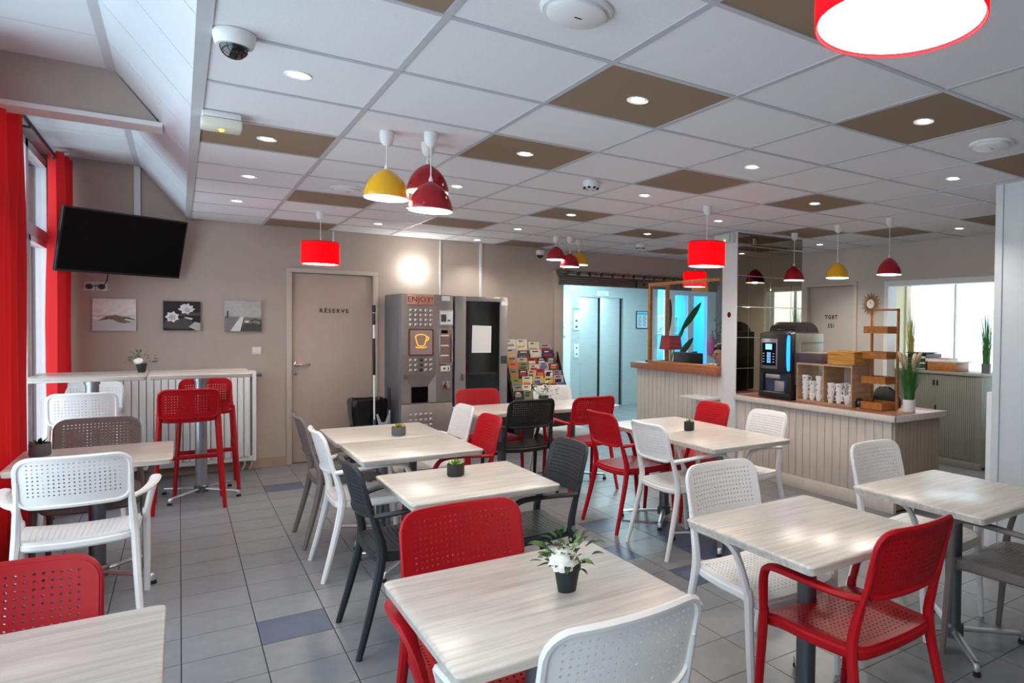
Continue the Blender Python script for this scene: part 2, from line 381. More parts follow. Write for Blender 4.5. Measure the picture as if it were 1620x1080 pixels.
# ------------------------------------------------------------------ walls
def build_walls():
    m = MB()
    m.box(-1.04, 6.0, 0, .83, 6.12, 3.0); m.box(.83, 6.0, 2.03, 1.665, 6.12, 2.99); m.box(1.665, 6.0, 0, 3.82, 6.12, 2.99); m.box(.83, 6.065, 0, 1.665, 6.12, 2.03)  # last box added behind the door leaf to stop sky light leaking
    struct(m.build('wall_back', WALL, smooth=0))
    struct(MB().box(3.805, 5.95, 0, 3.935, 6.13, 2.2, .004).build('trim_4', WALL))
    struct(MB().box(3.82, 6.0, 2.05, 9.2, 6.12, 2.56).build('wall_lintel', WALL, smooth=0))
    struct(MB().box(-.84, 5.985, 0, .82, 6.0, .09).build('baseboard_back', mat('skirting_tan', (176, 152, 130), .5)))
    struct(MB().box(1.67, 5.985, 0, 3.8, 6.0, .09).build('baseboard_back', MATS['skirting_tan']))
    struct(MB().box(-.405, 5.975, 2.40, -.36, 6.0, 2.925).build('trim_5', WHITEP))
    # window side
    wl = MB(); wl.box(-1.12, -3.7, 0, -1.0, 6.0, .22); wl.box(-1.12, -3.7, 2.86, -1.04, 6.0, 3.0)
    struct(wl.build('wall_left', WALLG, smooth=0))
    ys = [-3.7, -2.5, -1.3, -.1, 1.1, 2.3, 3.6, 5.0, 5.995]
    for k in range(len(ys)-1):
        a, b = ys[k], ys[k+1]
        wn = struct(bpy.data.objects.new('window_%d' % (k+1), None)); COL.objects.link(wn); wn.location = (-1.02, a, .22)
        f = MB()
        f.box(-1.06, a, .22, -.99, a+.06, 2.86); f.box(-1.06, b-.06, .22, -.99, b, 2.86)
        f.box(-1.06, a, .22, -.99, b, .28); f.box(-1.06, a, 2.80, -.99, b, 2.86); f.box(-1.065, a, 2.14, -.985, b, 2.24)
        f.build('window_frame', mat('frame_grey', (196, 200, 206), .4, .2), wn, True, smooth=0)
        s_ = MB()
        for (z0, z1) in ((.28, 2.14),):
            s_.box(-1.045, a+.06, z0, -.985, a+.10, z1); s_.box(-1.045, b-.10, z0, -.985, b-.06, z1); s_.box(-1.045, a+.06, z0, -.985, b-.06, z0+.04); s_.box(-1.045, a+.06, z1-.04, -.985, b-.06, z1)
        s_.build('sash', WHITEP, wn, True, smooth=0)
        MB().box(-1.03, a+.1, .32, -1.022, b-.1, 2.10).build('pane', GLASS, wn, True, smooth=0)
        MB().box(-1.03, a+.06, 2.24, -1.022, b-.06, 2.80).build('pane', GLASS, wn, True, smooth=0)
    struct(MB().box(-1.12, -3.82, 0, 9.2, -3.7, 3.0).build('wall_front', WALLG, smooth=0))
    struct(MB().box(-6, 6.0, -.5, -1.045, 6.2, 5).build('wall_sky_block', mat('sky_block_mauve', (84, 62, 66), .8), smooth=0))  # added outer wall, kept dark so the end pane reflects instead of showing sky
    # right wall with door and wide opening to the cabinet recess
    m = MB(); X0, X1 = 6.5, 6.62
    m.box(X0, 4.02, 0, X1, 4.5, 2.56); m.box(X0, 3.24, 2.03, X1, 4.02, 2.56); m.box(X0, 2.76, 0, X1, 3.24, 2.56); m.box(6.585, 3.24, 0, X1, 4.02, 2.03)  # closing box behind the door leaf is added against leaking daylight
    m.box(X0, 1.40, 2.0, X1, 2.76, 2.56); m.box(X0, -3.7, 0, X1, 1.40, 2.56)
    struct(m.build('wall_right', WALLG, smooth=0))
    m = MB(); m.box(6.475, 2.73, 0, 6.63, 2.785, 1.985); m.box(6.475, 1.36, 1.985, 6.63, 2.785, 2.045); m.box(6.475, 1.36, 0, 6.63, 1.41, 1.985)
    struct(m.build('trim_6', WHITEP, smooth=0))
    # recess room behind, with its bright window
    m = MB(); m.box(6.62, 3.3, 0, 7.7, 3.4, 2.56); m.box(6.62, -.4, 0, 7.7, -.3, 2.56); m.box(6.62, -.4, 2.45, 7.7, 3.4, 2.56)
    m.box(7.6, -.4, 0, 7.7, 3.4, .6); m.box(7.6, -.4, 2.25, 7.7, 3.4, 2.45); m.box(7.6, 3.28, .7, 7.7, 3.3, 2.25)
    struct(m.build('wall_recess', mat('wall_cream', (232, 222, 190), .7, var=.02), smooth=0))
    wn = struct(bpy.data.objects.new('window_9', None)); COL.objects.link(wn); wn.location = (7.62, -.3, .7)
    f = MB()
    for y in (-.3, .82, 2.575): f.box(7.62, y, .7, 7.66, y+.022, 2.25)
    f.box(7.61, -.3, .7, 7.67, 3.28, .75); f.box(7.61, -.3, 2.2, 7.67, 3.28, 2.25)
    f.build('window_frame', WHITEP, wn, True, smooth=0)
    MB().box(7.635, -.25, .75, 7.643, 3.25, 2.2).build('pane', GLASS, wn, True, smooth=0)
    # partition with mirror tiles
    pt = struct(MB().box(4.48, 3.105, 0, 5.43, 3.34, 2.49, .003).build('wall_partition', WHITEP))
    xs = [4.486, 4.645, 4.951, 5.257, 5.43]; zs = [.806, 1.066, 1.386, 1.705, 2.025, 2.335, 2.468]
    for i in range(4):
        for j in range(6):
            MB().box(xs[i]+.0025, 3.099, zs[j]+.0025, xs[i+1]-.0025, 3.105, zs[j+1]-.0025, .0018).build('mirror_tile', MIRROR, pt, smooth=0)
    MB().lathe([(.030, 0), (.030, .002), (.022, .0021), (.022, 0)], 20, (4.479, 3.22, 1.62), 'x').build('sign_disc', mat('sign_red', (170, 40, 40), .5), pt)
    MB().lathe([(.0, .001), (.0225, .001)], 20, (4.4785, 3.22, 1.62), 'x').build('sign_face', PAPER, pt)
    MB().box(4.476, 3.203, 1.617, 4.4778, 3.237, 1.623).build('cigarette_mark', INK, pt)
    g = MB(); a = .0205
    g.add([(4.4755, 3.22-a*.72, 1.62+a*.6), (4.4755, 3.22-a*.6, 1.62+a*.72), (4.4755, 3.22+a*.72, 1.62-a*.6), (4.4755, 3.22+a*.6, 1.62-a*.72)], [(0, 1, 2, 3)]).build('prohibition_bar', MATS['sign_red'], pt)
    # white pillar at the edge of the counter room
    p = struct(MB().box(4.31, -.05, 0, 4.60, .235, 2.49, .004).build('wall_pillar', mat('pillar_white', (216, 220, 222), .5, var=.02)))
    MB().box(4.30, .175, 0, 4.312, .18, 2.47).build('seam', TRIMG, p)
    struct(MB().box(4.36, .235, 0, 4.50, .30, 1.07, .004).build('trim_7', WHITEP))
    struct(MB().box(4.30, -.60, 0, 4.60, -.055, 2.49, .004).build('wall_pier', mat('wall_brownish', (176, 140, 118), .7)))
    # reception / lobby shell
    m = MB(); m.box(6.62, 4.4, 0, 9.2, 4.5, 2.56); m.box(9.1, 4.5, 0, 9.2, 8.9, 2.56)
    struct(m.build('wall_reception', WALLG, smooth=0))
    struct(MB().box(3.7, 6.12, 0, 3.82, 8.9, 2.5).build('wall_lobby', WALLG, smooth=0))
    struct(MB().box(3.7, 6.12, 2.42, 9.2, 8.95, 2.5).build('ceiling_lobby', CEILW, smooth=0))
build_walls()

# ------------------------------------------------------------------ doors
def door(name, axis):
    pass
def build_doors():
    # storeroom door on the back wall
    d = struct(bpy.data.objects.new('door_1', None)); COL.objects.link(d); d.location = (.86, 6.0, 0)
    f = MB(); f.box(.808, 5.978, 0, .858, 6.06, 2.008, .004); f.box(1.637, 5.978, 0, 1.687, 6.06, 2.008, .004); f.box(.808, 5.978, 2.008, 1.687, 6.06, 2.055, .004)
    f.build('door_frame', mat('frame_beige', (196, 184, 172), .5, var=.02), d, True)
    lf = MB().box(.862, 6.01, .008, 1.633, 6.05, 2.004, .002).build('door_leaf', DOORM, d, True)
    h = MB(); h.lathe([(.024, 0), (.024, -.008), (.011, -.01), (.011, -.045)], 16, (.895, 6.01, 1.045), 'y')
    h.tube([(.895, 5.967, 1.045), (.95, 5.962, 1.045), (1.0, 5.966, 1.04), (1.02, 5.972, 1.045)], .0085)
    h.build('handle', CHROME, d, True)
    k = MB().lathe([(.024, 0), (.024, -.005), (.001, -.0055)], 18, (.895, 6.01, .955), 'y').build('keyhole_plate', CHROME, d, True)
    MB().box(.892, 6.003, .942, .898, 6.0046, .966).build('keyhole', INK, d, True)
    t = text_mesh('R\u00c9SERVE', .060, space=1.32, off=.0013)
    place(t, 'lettering', INK, d, (1.255-.86, .0088, 1.612), (pi/2, 0, 0))
    # technical room door on the right wall
    d = struct(bpy.data.objects.new('door_2', None)); COL.objects.link(d); d.location = (6.5, 3.6, 0)
    f = MB(); f.box(6.48, 3.195, 0, 6.56, 3.245, 2.02, .004); f.box(6.48, 4.015, 0, 6.56, 4.065, 2.02, .004); f.box(6.48, 3.195, 2.02, 6.56, 4.065, 2.068, .004)
    f.build('door_frame', MATS['frame_beige'], d, True)
    MB().box(6.53, 3.248, .008, 6.57, 4.012, 2.016, .002).build('door_leaf', mat('door_grey', (188, 180, 172), .5, var=.02), d, True)
    for s_, y, z in (('TGBT', 3.64, 1.628), ('SSi', 3.643, 1.518)):
        t = text_mesh(s_, .070, space=1.3, off=.0022)
        place(t, 'lettering', INK, d, (.0288, y-3.6, z), (pi/2, 0, -pi/2))
    # glazed door behind the reception
    d = struct(bpy.data.objects.new('door_3', None)); COL.objects.link(d); d.location = (7.95, 8.62, 0)
    f = MB()
    f.box(7.40, 8.58, 0, 7.60, 8.68, 2.42); f.box(8.40, 8.58, 0, 8.62, 8.68, 2.42); f.box(7.60, 8.58, 2.09, 8.40, 8.68, 2.42); f.box(7.92, 8.58, 0, 8.06, 8.68, 2.1)
    f.box(7.60, 8.58, 0, 8.40, 8.68, .35)
    f.build('door_frame', WHITEP, d, True, smooth=0)
    MB().box(7.6, 8.62, .35, 7.92, 8.63, 2.09).build('pane', GLASSD, d, True); MB().box(8.06, 8.62, .35, 8.40, 8.63, 2.09).build('pane', GLASSD, d, True)
    h = MB(); h.box(8.45, 8.56, 1.02, 8.49, 8.58, 1.16, .003); h.tube([(8.47, 8.56, 1.12), (8.47, 8.53, 1.12), (8.57, 8.53, 1.115)], .009)
    h.build('handle', STEELD, d, True)
    # corridor seen through it
    m = MB(); m.box(7.2, 10.6, 0, 9.6, 10.7, 2.5); m.box(7.2, 8.9, 0, 7.25, 10.7, 2.5); m.box(9.5, 8.9, 0, 9.6, 10.7, 2.5); m.box(7.2, 8.68, 2.42, 9.6, 10.7, 2.5); m.box(7.2, 8.68, -.1, 9.6, 10.7, -.006)
    struct(m.build('wall_corridor', mat('corridor_blue', (110, 196, 232), .6, var=.02), smooth=0))
    struct(MB().box(8.62, 8.58, 0, 9.1, 8.7, 2.42).build('wall_lobby_end', mat('wall_greyish', (164, 160, 156), .7)))
build_doors()

# ------------------------------------------------------------------ elevator, roller shutter, added lobby fill light
def build_lobby():
    Y = 8.647
    e = struct(bpy.data.objects.new('wall_elevator', None)); COL.objects.link(e); e.location = (6.0, Y, 0)
    m = MB(); m.box(5.40, Y, 0, 5.57, Y+.08, 2.42); m.box(6.47, Y, 0, 7.24, Y+.08, 2.42); m.box(5.57, Y, 1.985, 6.47, Y+.08, 2.42)
    m.build('elevator_surround', ELEV, e, True, smooth=0)
    MB().box(5.57, Y+.06, .0, 6.47, Y+.1, 1.985).build('door_gap', DARKGAP, e, True)
    MB().box(5.575, Y+.03, .01, 5.955, Y+.05, 1.98, .003).build('door_leaf', ELEV, e, True)
    MB().box(5.995, Y+.015, .01, 6.40, Y+.035, 1.98, .003).build('door_leaf', ELEV, e, True)
    MB().box(5.55, Y-.03, 0, 6.5, Y+.1, .012).build('threshold', ALU, e, True)
    struct(MB().box(3.82, Y, 0, 5.40, Y+.08, 2.42).build('wall_lobby_back', WHITEP, smooth=0))
    tb = tag(MB().box(5.905, Y-.02, 2.01, 6.15, Y-.001, 2.105, .003).build('floor_indicator', WHITEP), 'small white floor indicator box above the steel elevator doors', 'indicator')
    MB().box(5.985, Y-.0225, 2.03, 6.07, Y-.0205, 2.085).build('display', BLUESC, tb)
    c = thing('call_panel', 'white call panel with buttons and blue band beside elevator doors', 'call panel', (5.51, Y, 1.39))
    MB().box(5.445, Y-.014, 1.39, 5.568, Y-.001, 1.815, .003).build('plate', WHITEP, c, True); MB().box(5.447, Y-.0165, 1.752, 5.566, Y-.0145, 1.785).build('blue_band', mat('sign_cyan', (60, 190, 220), .5), c, True)
    for z in (1.56, 1.455): MB().lathe([(.022, 0), (.022, -.006), (.014, -.008)], 14, (5.505, Y-.014, z), 'y').build('button', STEELD, c, True)
    c = thing('button_plate', 'small white button plate below the elevator call panel', 'switch plate', (5.51, Y, .9))
    MB().box(5.465, Y-.012, .9, 5.558, Y-.001, 1.148, .003).build('plate', WHITEP, c, True)
    for z in (1.08, .97): MB().lathe([(.015, 0), (.015, -.006), (.012, -.007)], 12, (5.512, Y-.012, z), 'y').build('button', STEELD, c, True)
    s = thing('framed_notice', 'dark framed notice sheet on the steel wall right of elevator', 'notice', (6.88, Y, 1.43))
    MB().box(6.745, Y-.016, 1.43, 7.02, Y-.001, 1.76, .003).build('frame', mat('frame_navy', (34, 52, 70), .4), s, True)
    MB().box(6.765, Y-.0185, 1.445, 7.0, Y-.0165, 1.745).build('sheet', mat('notice_paper', (206, 228, 240), .6), s, True)
    MB().box(6.768, Y-.0205, 1.69, 6.997, Y-.019, 1.735).build('header_print', MATS['sign_cyan'], s, True)
    k = 0
    for z in [1.66-.026*i for i in range(8)]:
        for x in (6.785, 6.895):
            k += 1; MB().box(x, Y-.0205, z, x+.08-(k % 3)*.012, Y-.019, z+.01).build('print_line', mat('print_grey', (90, 110, 124), .6), s, True)
    s = thing('notice_board', 'tall white notice board on lobby wall left of elevator', 'notice board', (5.2, 8.5, 1.3))
    MB().box(5.06, 8.60, 1.30, 5.30, 8.645, 1.93, .003).build('board', WHITEP, s, True)
    for z, w_, c in ((1.80, .12, INK), (1.42, .14, mat('print_plum', (120, 90, 120), .6)), (1.34, .1, MATS['print_grey'])): MB().box(5.10, 8.597, z, 5.10+w_, 8.599, z+.03).build('print', c, s, True)
    # folding roller shutter above the opening
    r = thing('roller_shutter', 'dark folding metal roller shutter raised above lobby opening', 'shutter', (4.9, 5.96, 2.015))
    MB().box(3.84, 5.90, 2.13, 6.55, 5.995, 2.148).build('top_rail', SHUT, r, True)
    for i, z in enumerate((2.018, 2.045, 2.072, 2.10)): MB().box(3.86, 5.905+.004*(i % 2), z, 5.02, 5.985, z+.023, .004).build('slat', SHUT, r, True)
    MB().box(5.05, 5.91, 2.018, 6.5, 5.985, 2.126, .003).build('lock_box', mat('shutter_box', (104, 100, 92), .5, .4), r, True)
    MB().lathe([(.022, 0), (.022, -.01), (.012, -.012)], 16, (5.16, 5.91, 2.07), 'y').build('lock', BLACK, r, True)
    MB().box(5.02, 5.92, 2.02, 5.05, 5.98, 2.13).build('divider', DARKGAP, r, True)
    x = 3.98
    for i in range(15):
        p = MB(); p.prism([(x, 2.152), (x+.135, 2.152), (x+.105, 2.205), (x+.03, 2.205)], 5.93, 5.985, 'xz'); p.build('fold_plate', SHUT, r, True)
        MB().box(x+.005, 5.915, 2.150, x+.13, 5.93, 2.158).build('white_edge', WHITEP, r, True)
        q = MB(); q.tube([(x+.135, 5.945, 2.20), (x+.152, 5.94, 2.168), (x+.170, 5.945, 2.20)], .006, 6, smooth=False); q.build('hinge', BLACKM, r, True)
        x += .172
    MB().box(3.83, 5.9, 2.16, 3.97, 5.99, 2.215, .004).build('bracket', SHUT, r, True)
    # unseen glowing panel added to stand in for the lobby's cyan daylight
    l = thing('lobby_fill_panel', 'unseen flat panel added to fill the elevator lobby with cool light', 'ceiling light', (5.6, 7.4, 2.40))
    MB().box(4.9, 6.9, 2.395, 6.3, 7.9, 2.42).build('frame', WHITEP, l, True)
    MB().box(4.95, 6.95, 2.388, 6.25, 7.85, 2.396).build('diffuser', mat('lobby_fill_glow', (220, 244, 250), .5, emit=(196, 240, 250), estr=20.), l, True)
    l = thing('corridor_luminaire', 'cool ceiling panel light in the blue corridor', 'ceiling light', (8.2, 9.8, 2.40))
    MB().box(7.7, 9.3, 2.39, 8.9, 10.3, 2.415).build('diffuser', mat('corridor_diffuser', (200, 240, 255), .5, emit=(170, 230, 255), estr=16.), l, True)
    for i, x in enumerate((8.62, 9.0)):
        p = thing('framed_print', ('narrow framed print on blue corridor wall nearer the plant', 'narrow framed print on blue corridor wall nearer the door handle')[i], 'picture', (x, 10.6, 1.3), group='corridor prints')
        MB().box(x-.12, 10.575, 1.30, x+.12, 10.6, 1.72, .003).build('frame', WHITEP, p, True); MB().box(x-.095, 10.571, 1.33, x+.095, 10.574, 1.69).build('print', mat('print_tan', (150, 160, 130), .6, var=.5, scale=12), p, True)
build_lobby()
# ------------------------------------------------------------------ perforated moulded shells
def perforated(nu, nv, a, b, A, B, r, fm, ratio=.215, off=0.):
    """holes nu x nv on the rectangle 2a x 2b, border ring out to the rounded rectangle 2A x 2B (corner r); fm(u,v,side)->3D"""
    idx = {}; uv = []; F = []
    def V(u, v, key=None):
        if key is not None and key in idx: return idx[key]
        uv.append((u, v)); i = len(uv)-1
        if key is not None: idx[key] = i
        return i
    cu, cv = 2*a/nu, 2*b/nv
    def Lp(i, j): return V(-a+i*cu/2, -b+j*cv/2+off, (i, j))
    for i in range(nu):
        for j in range(nv):
            x, y = 2*i, 2*j
            ring = [(x+2, y+1), (x+2, y+2), (x+1, y+2), (x, y+2), (x, y+1), (x, y), (x+1, y), (x+2, y)]
            lo = [Lp(*q) for q in ring]; c = (-a+(i+.5)*cu, -b+(j+.5)*cv+off); rr = ratio*min(cu, cv)
            hi = [V(c[0]+rr*cos(k*pi/4), c[1]+rr*sin(k*pi/4)) for k in range(8)]
            for k in range(8): F.append((lo[k], lo[(k+1) % 8], hi[(k+1) % 8], hi[k]))
    per = [(i, 0) for i in range(2*nu)]+[(2*nu, j) for j in range(2*nv)]+[(i, 2*nv) for i in range(2*nu, 0, -1)]+[(0, j) for j in range(2*nv, 0, -1)]
    outp = []
    for (i, j) in per:
        s, t = i/nu-1, j/nv-1; x, y = s*A, t*B
        if abs(x) > A-r and abs(y) > B-r:
            cx, cy = math.copysign(A-r, x), math.copysign(B-r, y); d = sqrt((x-cx)**2+(y-cy)**2) or 1
            x, y = cx+(x-cx)/d*r, cy+(y-cy)/d*r
        outp.append(V(x, y))
    m = len(per)
    for k in range(m): F.append((idx[per[k]], outp[k], outp[(k+1) % m], idx[per[(k+1) % m]]))
    n = len(uv); vs = [fm(u, v, 0) for u, v in uv]+[fm(u, v, 1) for u, v in uv]
    cnt = {}
    for f in F:
        for k in range(4):
            e = (f[k], f[(k+1) % 4]); cnt[e] = 1
    fs = [tuple(f) for f in F]+[tuple(n+i for i in reversed(f)) for f in F]
    for (p, q) in cnt:
        if (q, p) not in cnt: fs.append((q, p, n+p, n+q))
    return vs, fs, [uv[o] for o in outp]

def chair_meshes():
    # backrest: centre z .735, tilted and bowed to the rear
    def fb(u, v, s):
        z = .737+v; y = -.215-(z-.62)*.26-.034*(1-(u/.205)**2)
        return (u, y-.006*(1 if s else -1)+(.0), z)
    vs, fs, out = perforated(19, 9, .172, .084, .204, .118, .058, fb, off=.014)
    bk = MB().add(vs, fs)
    bk.tube([fb(u, v, .5) for u, v in out[::2]], (.0095, .011), 6, closed=True, smooth=False)
    # seat
    def fs_(u, v, s):
        y = .015+v; wide = 1-.10*max(0, -v)/.22
        z = .452-.012*(1-(u/.225)**2)-(.020*((v-.10)/.12)**2 if v > .10 else 0)+(.006*((v+.1)/.12)**2 if v < -.1 else 0)
        return (u*wide, y, z-.016*s)
    vs, fs, out = perforated(18, 17, .196, .188, .225, .222, .05, fs_)
    st = MB().add(vs, fs)
    rim = [fs_(u, v, 1.0) for u, v in out[::2]]
    st.tube([(x*.985, y*.985, z-.012) for x, y, z in rim], (.020, .011), 6, closed=True, smooth=False, up=(0, 0, 1))
    legs = []
    for s in (-1, 1):
        t = MB().tube([(s*.240, -.285, 0), (s*.226, -.228, .22), (s*.214, -.184, .44), (s*.207, -.205, .57), (s*.203, -.231, .65), (s*.200, -.258, .745)],
                      [(.014, .014), (.016, .018), (.018, .022), (.016, .018), (.012, .012), (.007, .007)], 8, up=(1, 0, 0)); legs.append(t)
        t = MB().tube([(s*.248, .236, 0), (s*.249, .218, .22), (s*.247, .202, .44), (s*.248, .198, .468)], [(.014, .014), (.016, .018), (.018, .02), (.014, .016)], 8, up=(1, 0, 0)); legs.append(t)
    arms = []
    for s in (-1, 1):
        t = MB().tube([(s*.246, .203, .43), (s*.264, .188, .53), (s*.281, .168, .605), (s*.289, .138, .644), (s*.291, .08, .655), (s*.282, -.05, .650), (s*.248, -.16, .634), (s*.206, -.212, .622)],
                      [(.015, .016), (.015, .017), (.014, .018), (.013, .023), (.012, .026), (.012, .024), (.013, .018), (.013, .015)], 8, up=(0, .05, 1)); arms.append(t)
    return bk.mesh('backrest', 40), st.mesh('seat', 40), [x.mesh('leg') for x in legs], [x.mesh('armrest') for x in arms]
CH = chair_meshes()
def chair(label, m, loc, face, group='perforated plastic armchairs', jit=0.):
    rz = {'+y': 0, '-y': pi, '+x': -pi/2, '-x': pi/2}[face]+radians(jit)
    t = thing('armchair', label, 'chair', (loc[0], loc[1], 0), rz, group)
    place(CH[1], 'seat', m, t, link_obj=True); place(CH[0], 'backrest', m, t, link_obj=True)
    for l in CH[2]: place(l, 'leg', m, t, link_obj=True)
    for l in CH[3]: place(l, 'armrest', m, t, link_obj=True)
    return t
chair('red armchair at the corner table in front of the white armchair by curtain', RED, (-.455, -.02), '-y')
chair('white armchair with its back to the camera at the curtain-side table', WHT, (-.47, 2.38), '+y')
chair('taupe armchair on the far side of the curtain-side table', TAU, (-.49, 3.295), '-y')
chair('taupe armchair nearest the storeroom door, at the joined tables', TAU, (.855, 3.10), '+x')
chair('white armchair between taupe and charcoal armchairs along the aisle', WHT, (.86, 2.39), '+x')
chair('charcoal armchair beside the aisle, behind the front red armchair', BLK, (.838, 1.305), '+x')
chair('white armchair at joined tables nearest the vending machines', WHT, (1.40, 3.06), '-x')
chair('red armchair between a white and a charcoal armchair at joined tables', RED, (1.36, 2.40), '-x')
chair('charcoal armchair facing the aisle at the table with a succulent', BLK, (1.35, 1.17), '-x')
chair('red armchair standing right before the glass-fronted vending machine', RED, (2.22, 4.02), '-y')
chair('black armchair with its back to camera before the leaflet rack', mat('plastic_black', (24, 24, 26), .42, var=.05), (2.31, 3.50), '+y')
chair('white armchair partly hidden by a plant, beside the leaflet rack', WHT, (2.99, 4.0), '-y')
chair('red armchair seen from behind, in front of the elevator', RED, (2.87, 3.43), '+y')
chair('red armchair turned to the table with the small cactus, side view', RED, (2.68, 2.217), '+x', jit=2)
chair('white armchair seen from the side, between a red armchair and counter table', WHT, (2.67, 1.55), '+x')
chair('red armchair against the white partition, behind the small cactus', RED, (3.19, 2.2), '-x')
chair('white armchair in front of the plank-clad coffee counter', WHT, (3.2, 1.55), '-x')
chair('red armchair behind the front table with the white rose', RED, (.718, -.09), '-y')
chair('white armchair closest to the camera at the white rose table', WHT, (.735, -.625), '+y')
chair('white armchair across the table from the large red armchair', WHT, (1.945, -.035), '-y')
chair('large red armchair with its back to the camera, front right', RED, (1.89, -.585), '+y')
chair('white armchair at the end table beside the counter corner', WHT, (3.02, -.08), '-y')
chair('taupe armchair cut by the right picture edge, under the end table', TAU, (2.99, -.66), '+y')

# ------------------------------------------------------------------ square pedestal tables
def rrect(A, B, r, n=5):
    p = []
    for cx, cy, a0 in ((A-r, B-r, 0), (-A+r, B-r, pi/2), (-A+r, -B+r, pi), (A-r, -B+r, 3*pi/2)):
        for k in range(n+1): a = a0+pi/2*k/n; p.append((cx+r*cos(a), cy+r*sin(a)))
    return p
def loft(m, loops):
    n = len(loops[0]); vs = [q for l in loops for q in l]; fs = [tuple(range(n))[::-1], tuple(range(len(loops)*n-n, len(loops)*n))]
    for i in range(len(loops)-1):
        for k in range(n): q = (k+1) % n; fs.append((i*n+k, i*n+q, (i+1)*n+q, (i+1)*n+k))
    return m.add(vs, fs)
def top_mesh(A, B, h, r=.020):
    L_ = []
    for ins, z in ((.016, -.036), (.006, -.032), (.003, -.014), (0, -.006), (.002, -.002), (.007, 0)): L_.append([(x, y, h+z) for x, y in rrect(A-ins, B-ins, r)])
    return loft(MB(), L_).mesh('table_top', 50)
def base_meshes(h, R=.33, rc=.038):
    col = MB().lathe([(rc, .03), (rc, h-.08), (rc+.008, h-.079), (rc+.008, h-.045), (.10, h-.044), (.10, h-.036)], 24).mesh('column')
    hub = MB().lathe([(.052, .035), (.052, .085), (.042, .095)], 20).mesh('hub')
    ft = MB().tube([(.03, 0, .062), (.15, 0, .056), (R-.03, 0, .05), (R-.006, 0, .045), (R, 0, .02)], [(.012, .02), (.011, .018), (.010, .016), (.011, .016), (.011, .015)], 8, up=(0, 0, 1)).mesh('foot')
    pad = MB().lathe([(.016, 0), (.018, .006), (.014, .022)], 12).mesh('foot_pad')
    return col, hub, ft, pad
TB = base_meshes(.73); TT = top_mesh(.345, .345, .73)
def table(label, loc, rz=0., B=TB, T=TT, name='square_table', R=.33, colm=None, group='square pedestal tables'):
    t = thing(name, label, 'table', (loc[0], loc[1], 0), rz, group)
    place(T, 'table_top', TOPW, t); place(B[0], 'column', STEELD if colm is None else colm, t); place(B[1], 'hub', STEELD, t)
    for k in range(4):
        a = pi/4+k*pi/2+radians(5)
        f = place(B[2], 'foot', ALU, t, rot=(0, 0, a)); place(B[3], 'foot_pad', RUBBER, f, (R, 0, 0))
    return t
table('pale wood table at the bottom left corner of the view', (-.45, -.21))
table('pale wood table beside the red curtain', (-.45, 2.92))
table('pale wood table holding the white rose in a black pot', (.75, -.385))
table('pale wood table between a white and the large red armchair', (1.885, -.37))
table('pale wood end table beside the white pillar', (2.885, -.385))
table('pale wood table with a succulent, between two charcoal armchairs', (1.05, 1.135))
table('pale wood table of the joined pair nearer the camera', (1.07, 2.235))
table('pale wood table of the joined pair nearer the storeroom door', (1.06, 2.935))
table('pale wood table before the coffee counter, between two white armchairs', (2.93, 1.44))
table('pale wood table with the small cactus, between two red armchairs', (2.935, 2.14))
table('pale wood table in front of the glass vending machine', (2.26, 3.77))
table('pale wood table with leafy plant, in front of leaflet rack', (2.955, 3.77))
HB = base_meshes(1.06, .33, .042); HT = top_mesh(.345, .345, 1.06)
MATS['column_silver'] = mat('column_silver', (170, 178, 184), .3, .7)
table('high bar table at the radiator, beside the red bar stools', (.07, 4.95), 0, HB, HT, 'bar_table', .33, MATS['column_silver'], 'high bar tables')
table('high bar table at the window, beside the white bar stools', (-.625, 4.95), 0, HB, HT, 'bar_table', .33, MATS['column_silver'], 'high bar tables')

# ------------------------------------------------------------------ bar stools
def stool_meshes():
    def fb(u, v, s):
        z = .842+v; return (u, -.165-(z-.73)*.16-.03*(1-(u/.2)**2)-.006*(1 if s else -1), z)
    vs, fs, out = perforated(17, 7, .155, .075, .190, .112, .05, fb, .19)
    bk = MB().add(vs, fs); bk.tube([fb(u, v, .5) for u, v in out[::2]], (.009, .011), 6, closed=True, smooth=False)
    def fs_(u, v, s): return (u*(1-.08*max(0, -v)/.2), .01+v, .748-.01*(1-(u/.2)**2)-(.015*((v-.08)/.1)**2 if v > .08 else 0)-.016*s)
    vs, fs, out = perforated(15, 14, .165, .155, .195, .185, .05, fs_)
    st = MB().add(vs, fs); st.tube([(x*.98, y*.98, z-.01) for x, y, z in [fs_(u, v, 1) for u, v in out[::2]]], (.02, .011), 6, closed=True, smooth=False, up=(0, 0, 1))
    legs = []
    for s in (-1, 1):
        legs.append(MB().tube([(s*.228, -.225, 0), (s*.205, -.185, .38), (s*.188, -.162, .74), (s*.187, -.178, .86)], [(.014, .014), (.016, .017), (.017, .02), (.009, .011)], 8, up=(1, 0, 0)))
        legs.append(MB().tube([(s*.226, .225, 0), (s*.205, .195, .38), (s*.185, .165, .745)], [(.014, .014), (.016, .017), (.016, .018)], 8, up=(1, 0, 0)))
    rails = [MB().tube([(-.206, .196, .36), (.206, .196, .36)], [(.018, .011)]*2, 8, smooth=False, up=(0, 0, 1))]
    for s in (-1, 1): rails.append(MB().tube([(s*.206, .19, .36), (s*.206, -.187, .40)], [(.016, .011)]*2, 8, smooth=False, up=(0, 0, 1)))
    return bk.mesh('backrest', 40), st.mesh('seat', 40), [x.mesh('leg') for x in legs], [x.mesh('footrest_rail') for x in rails]
SM = stool_meshes()
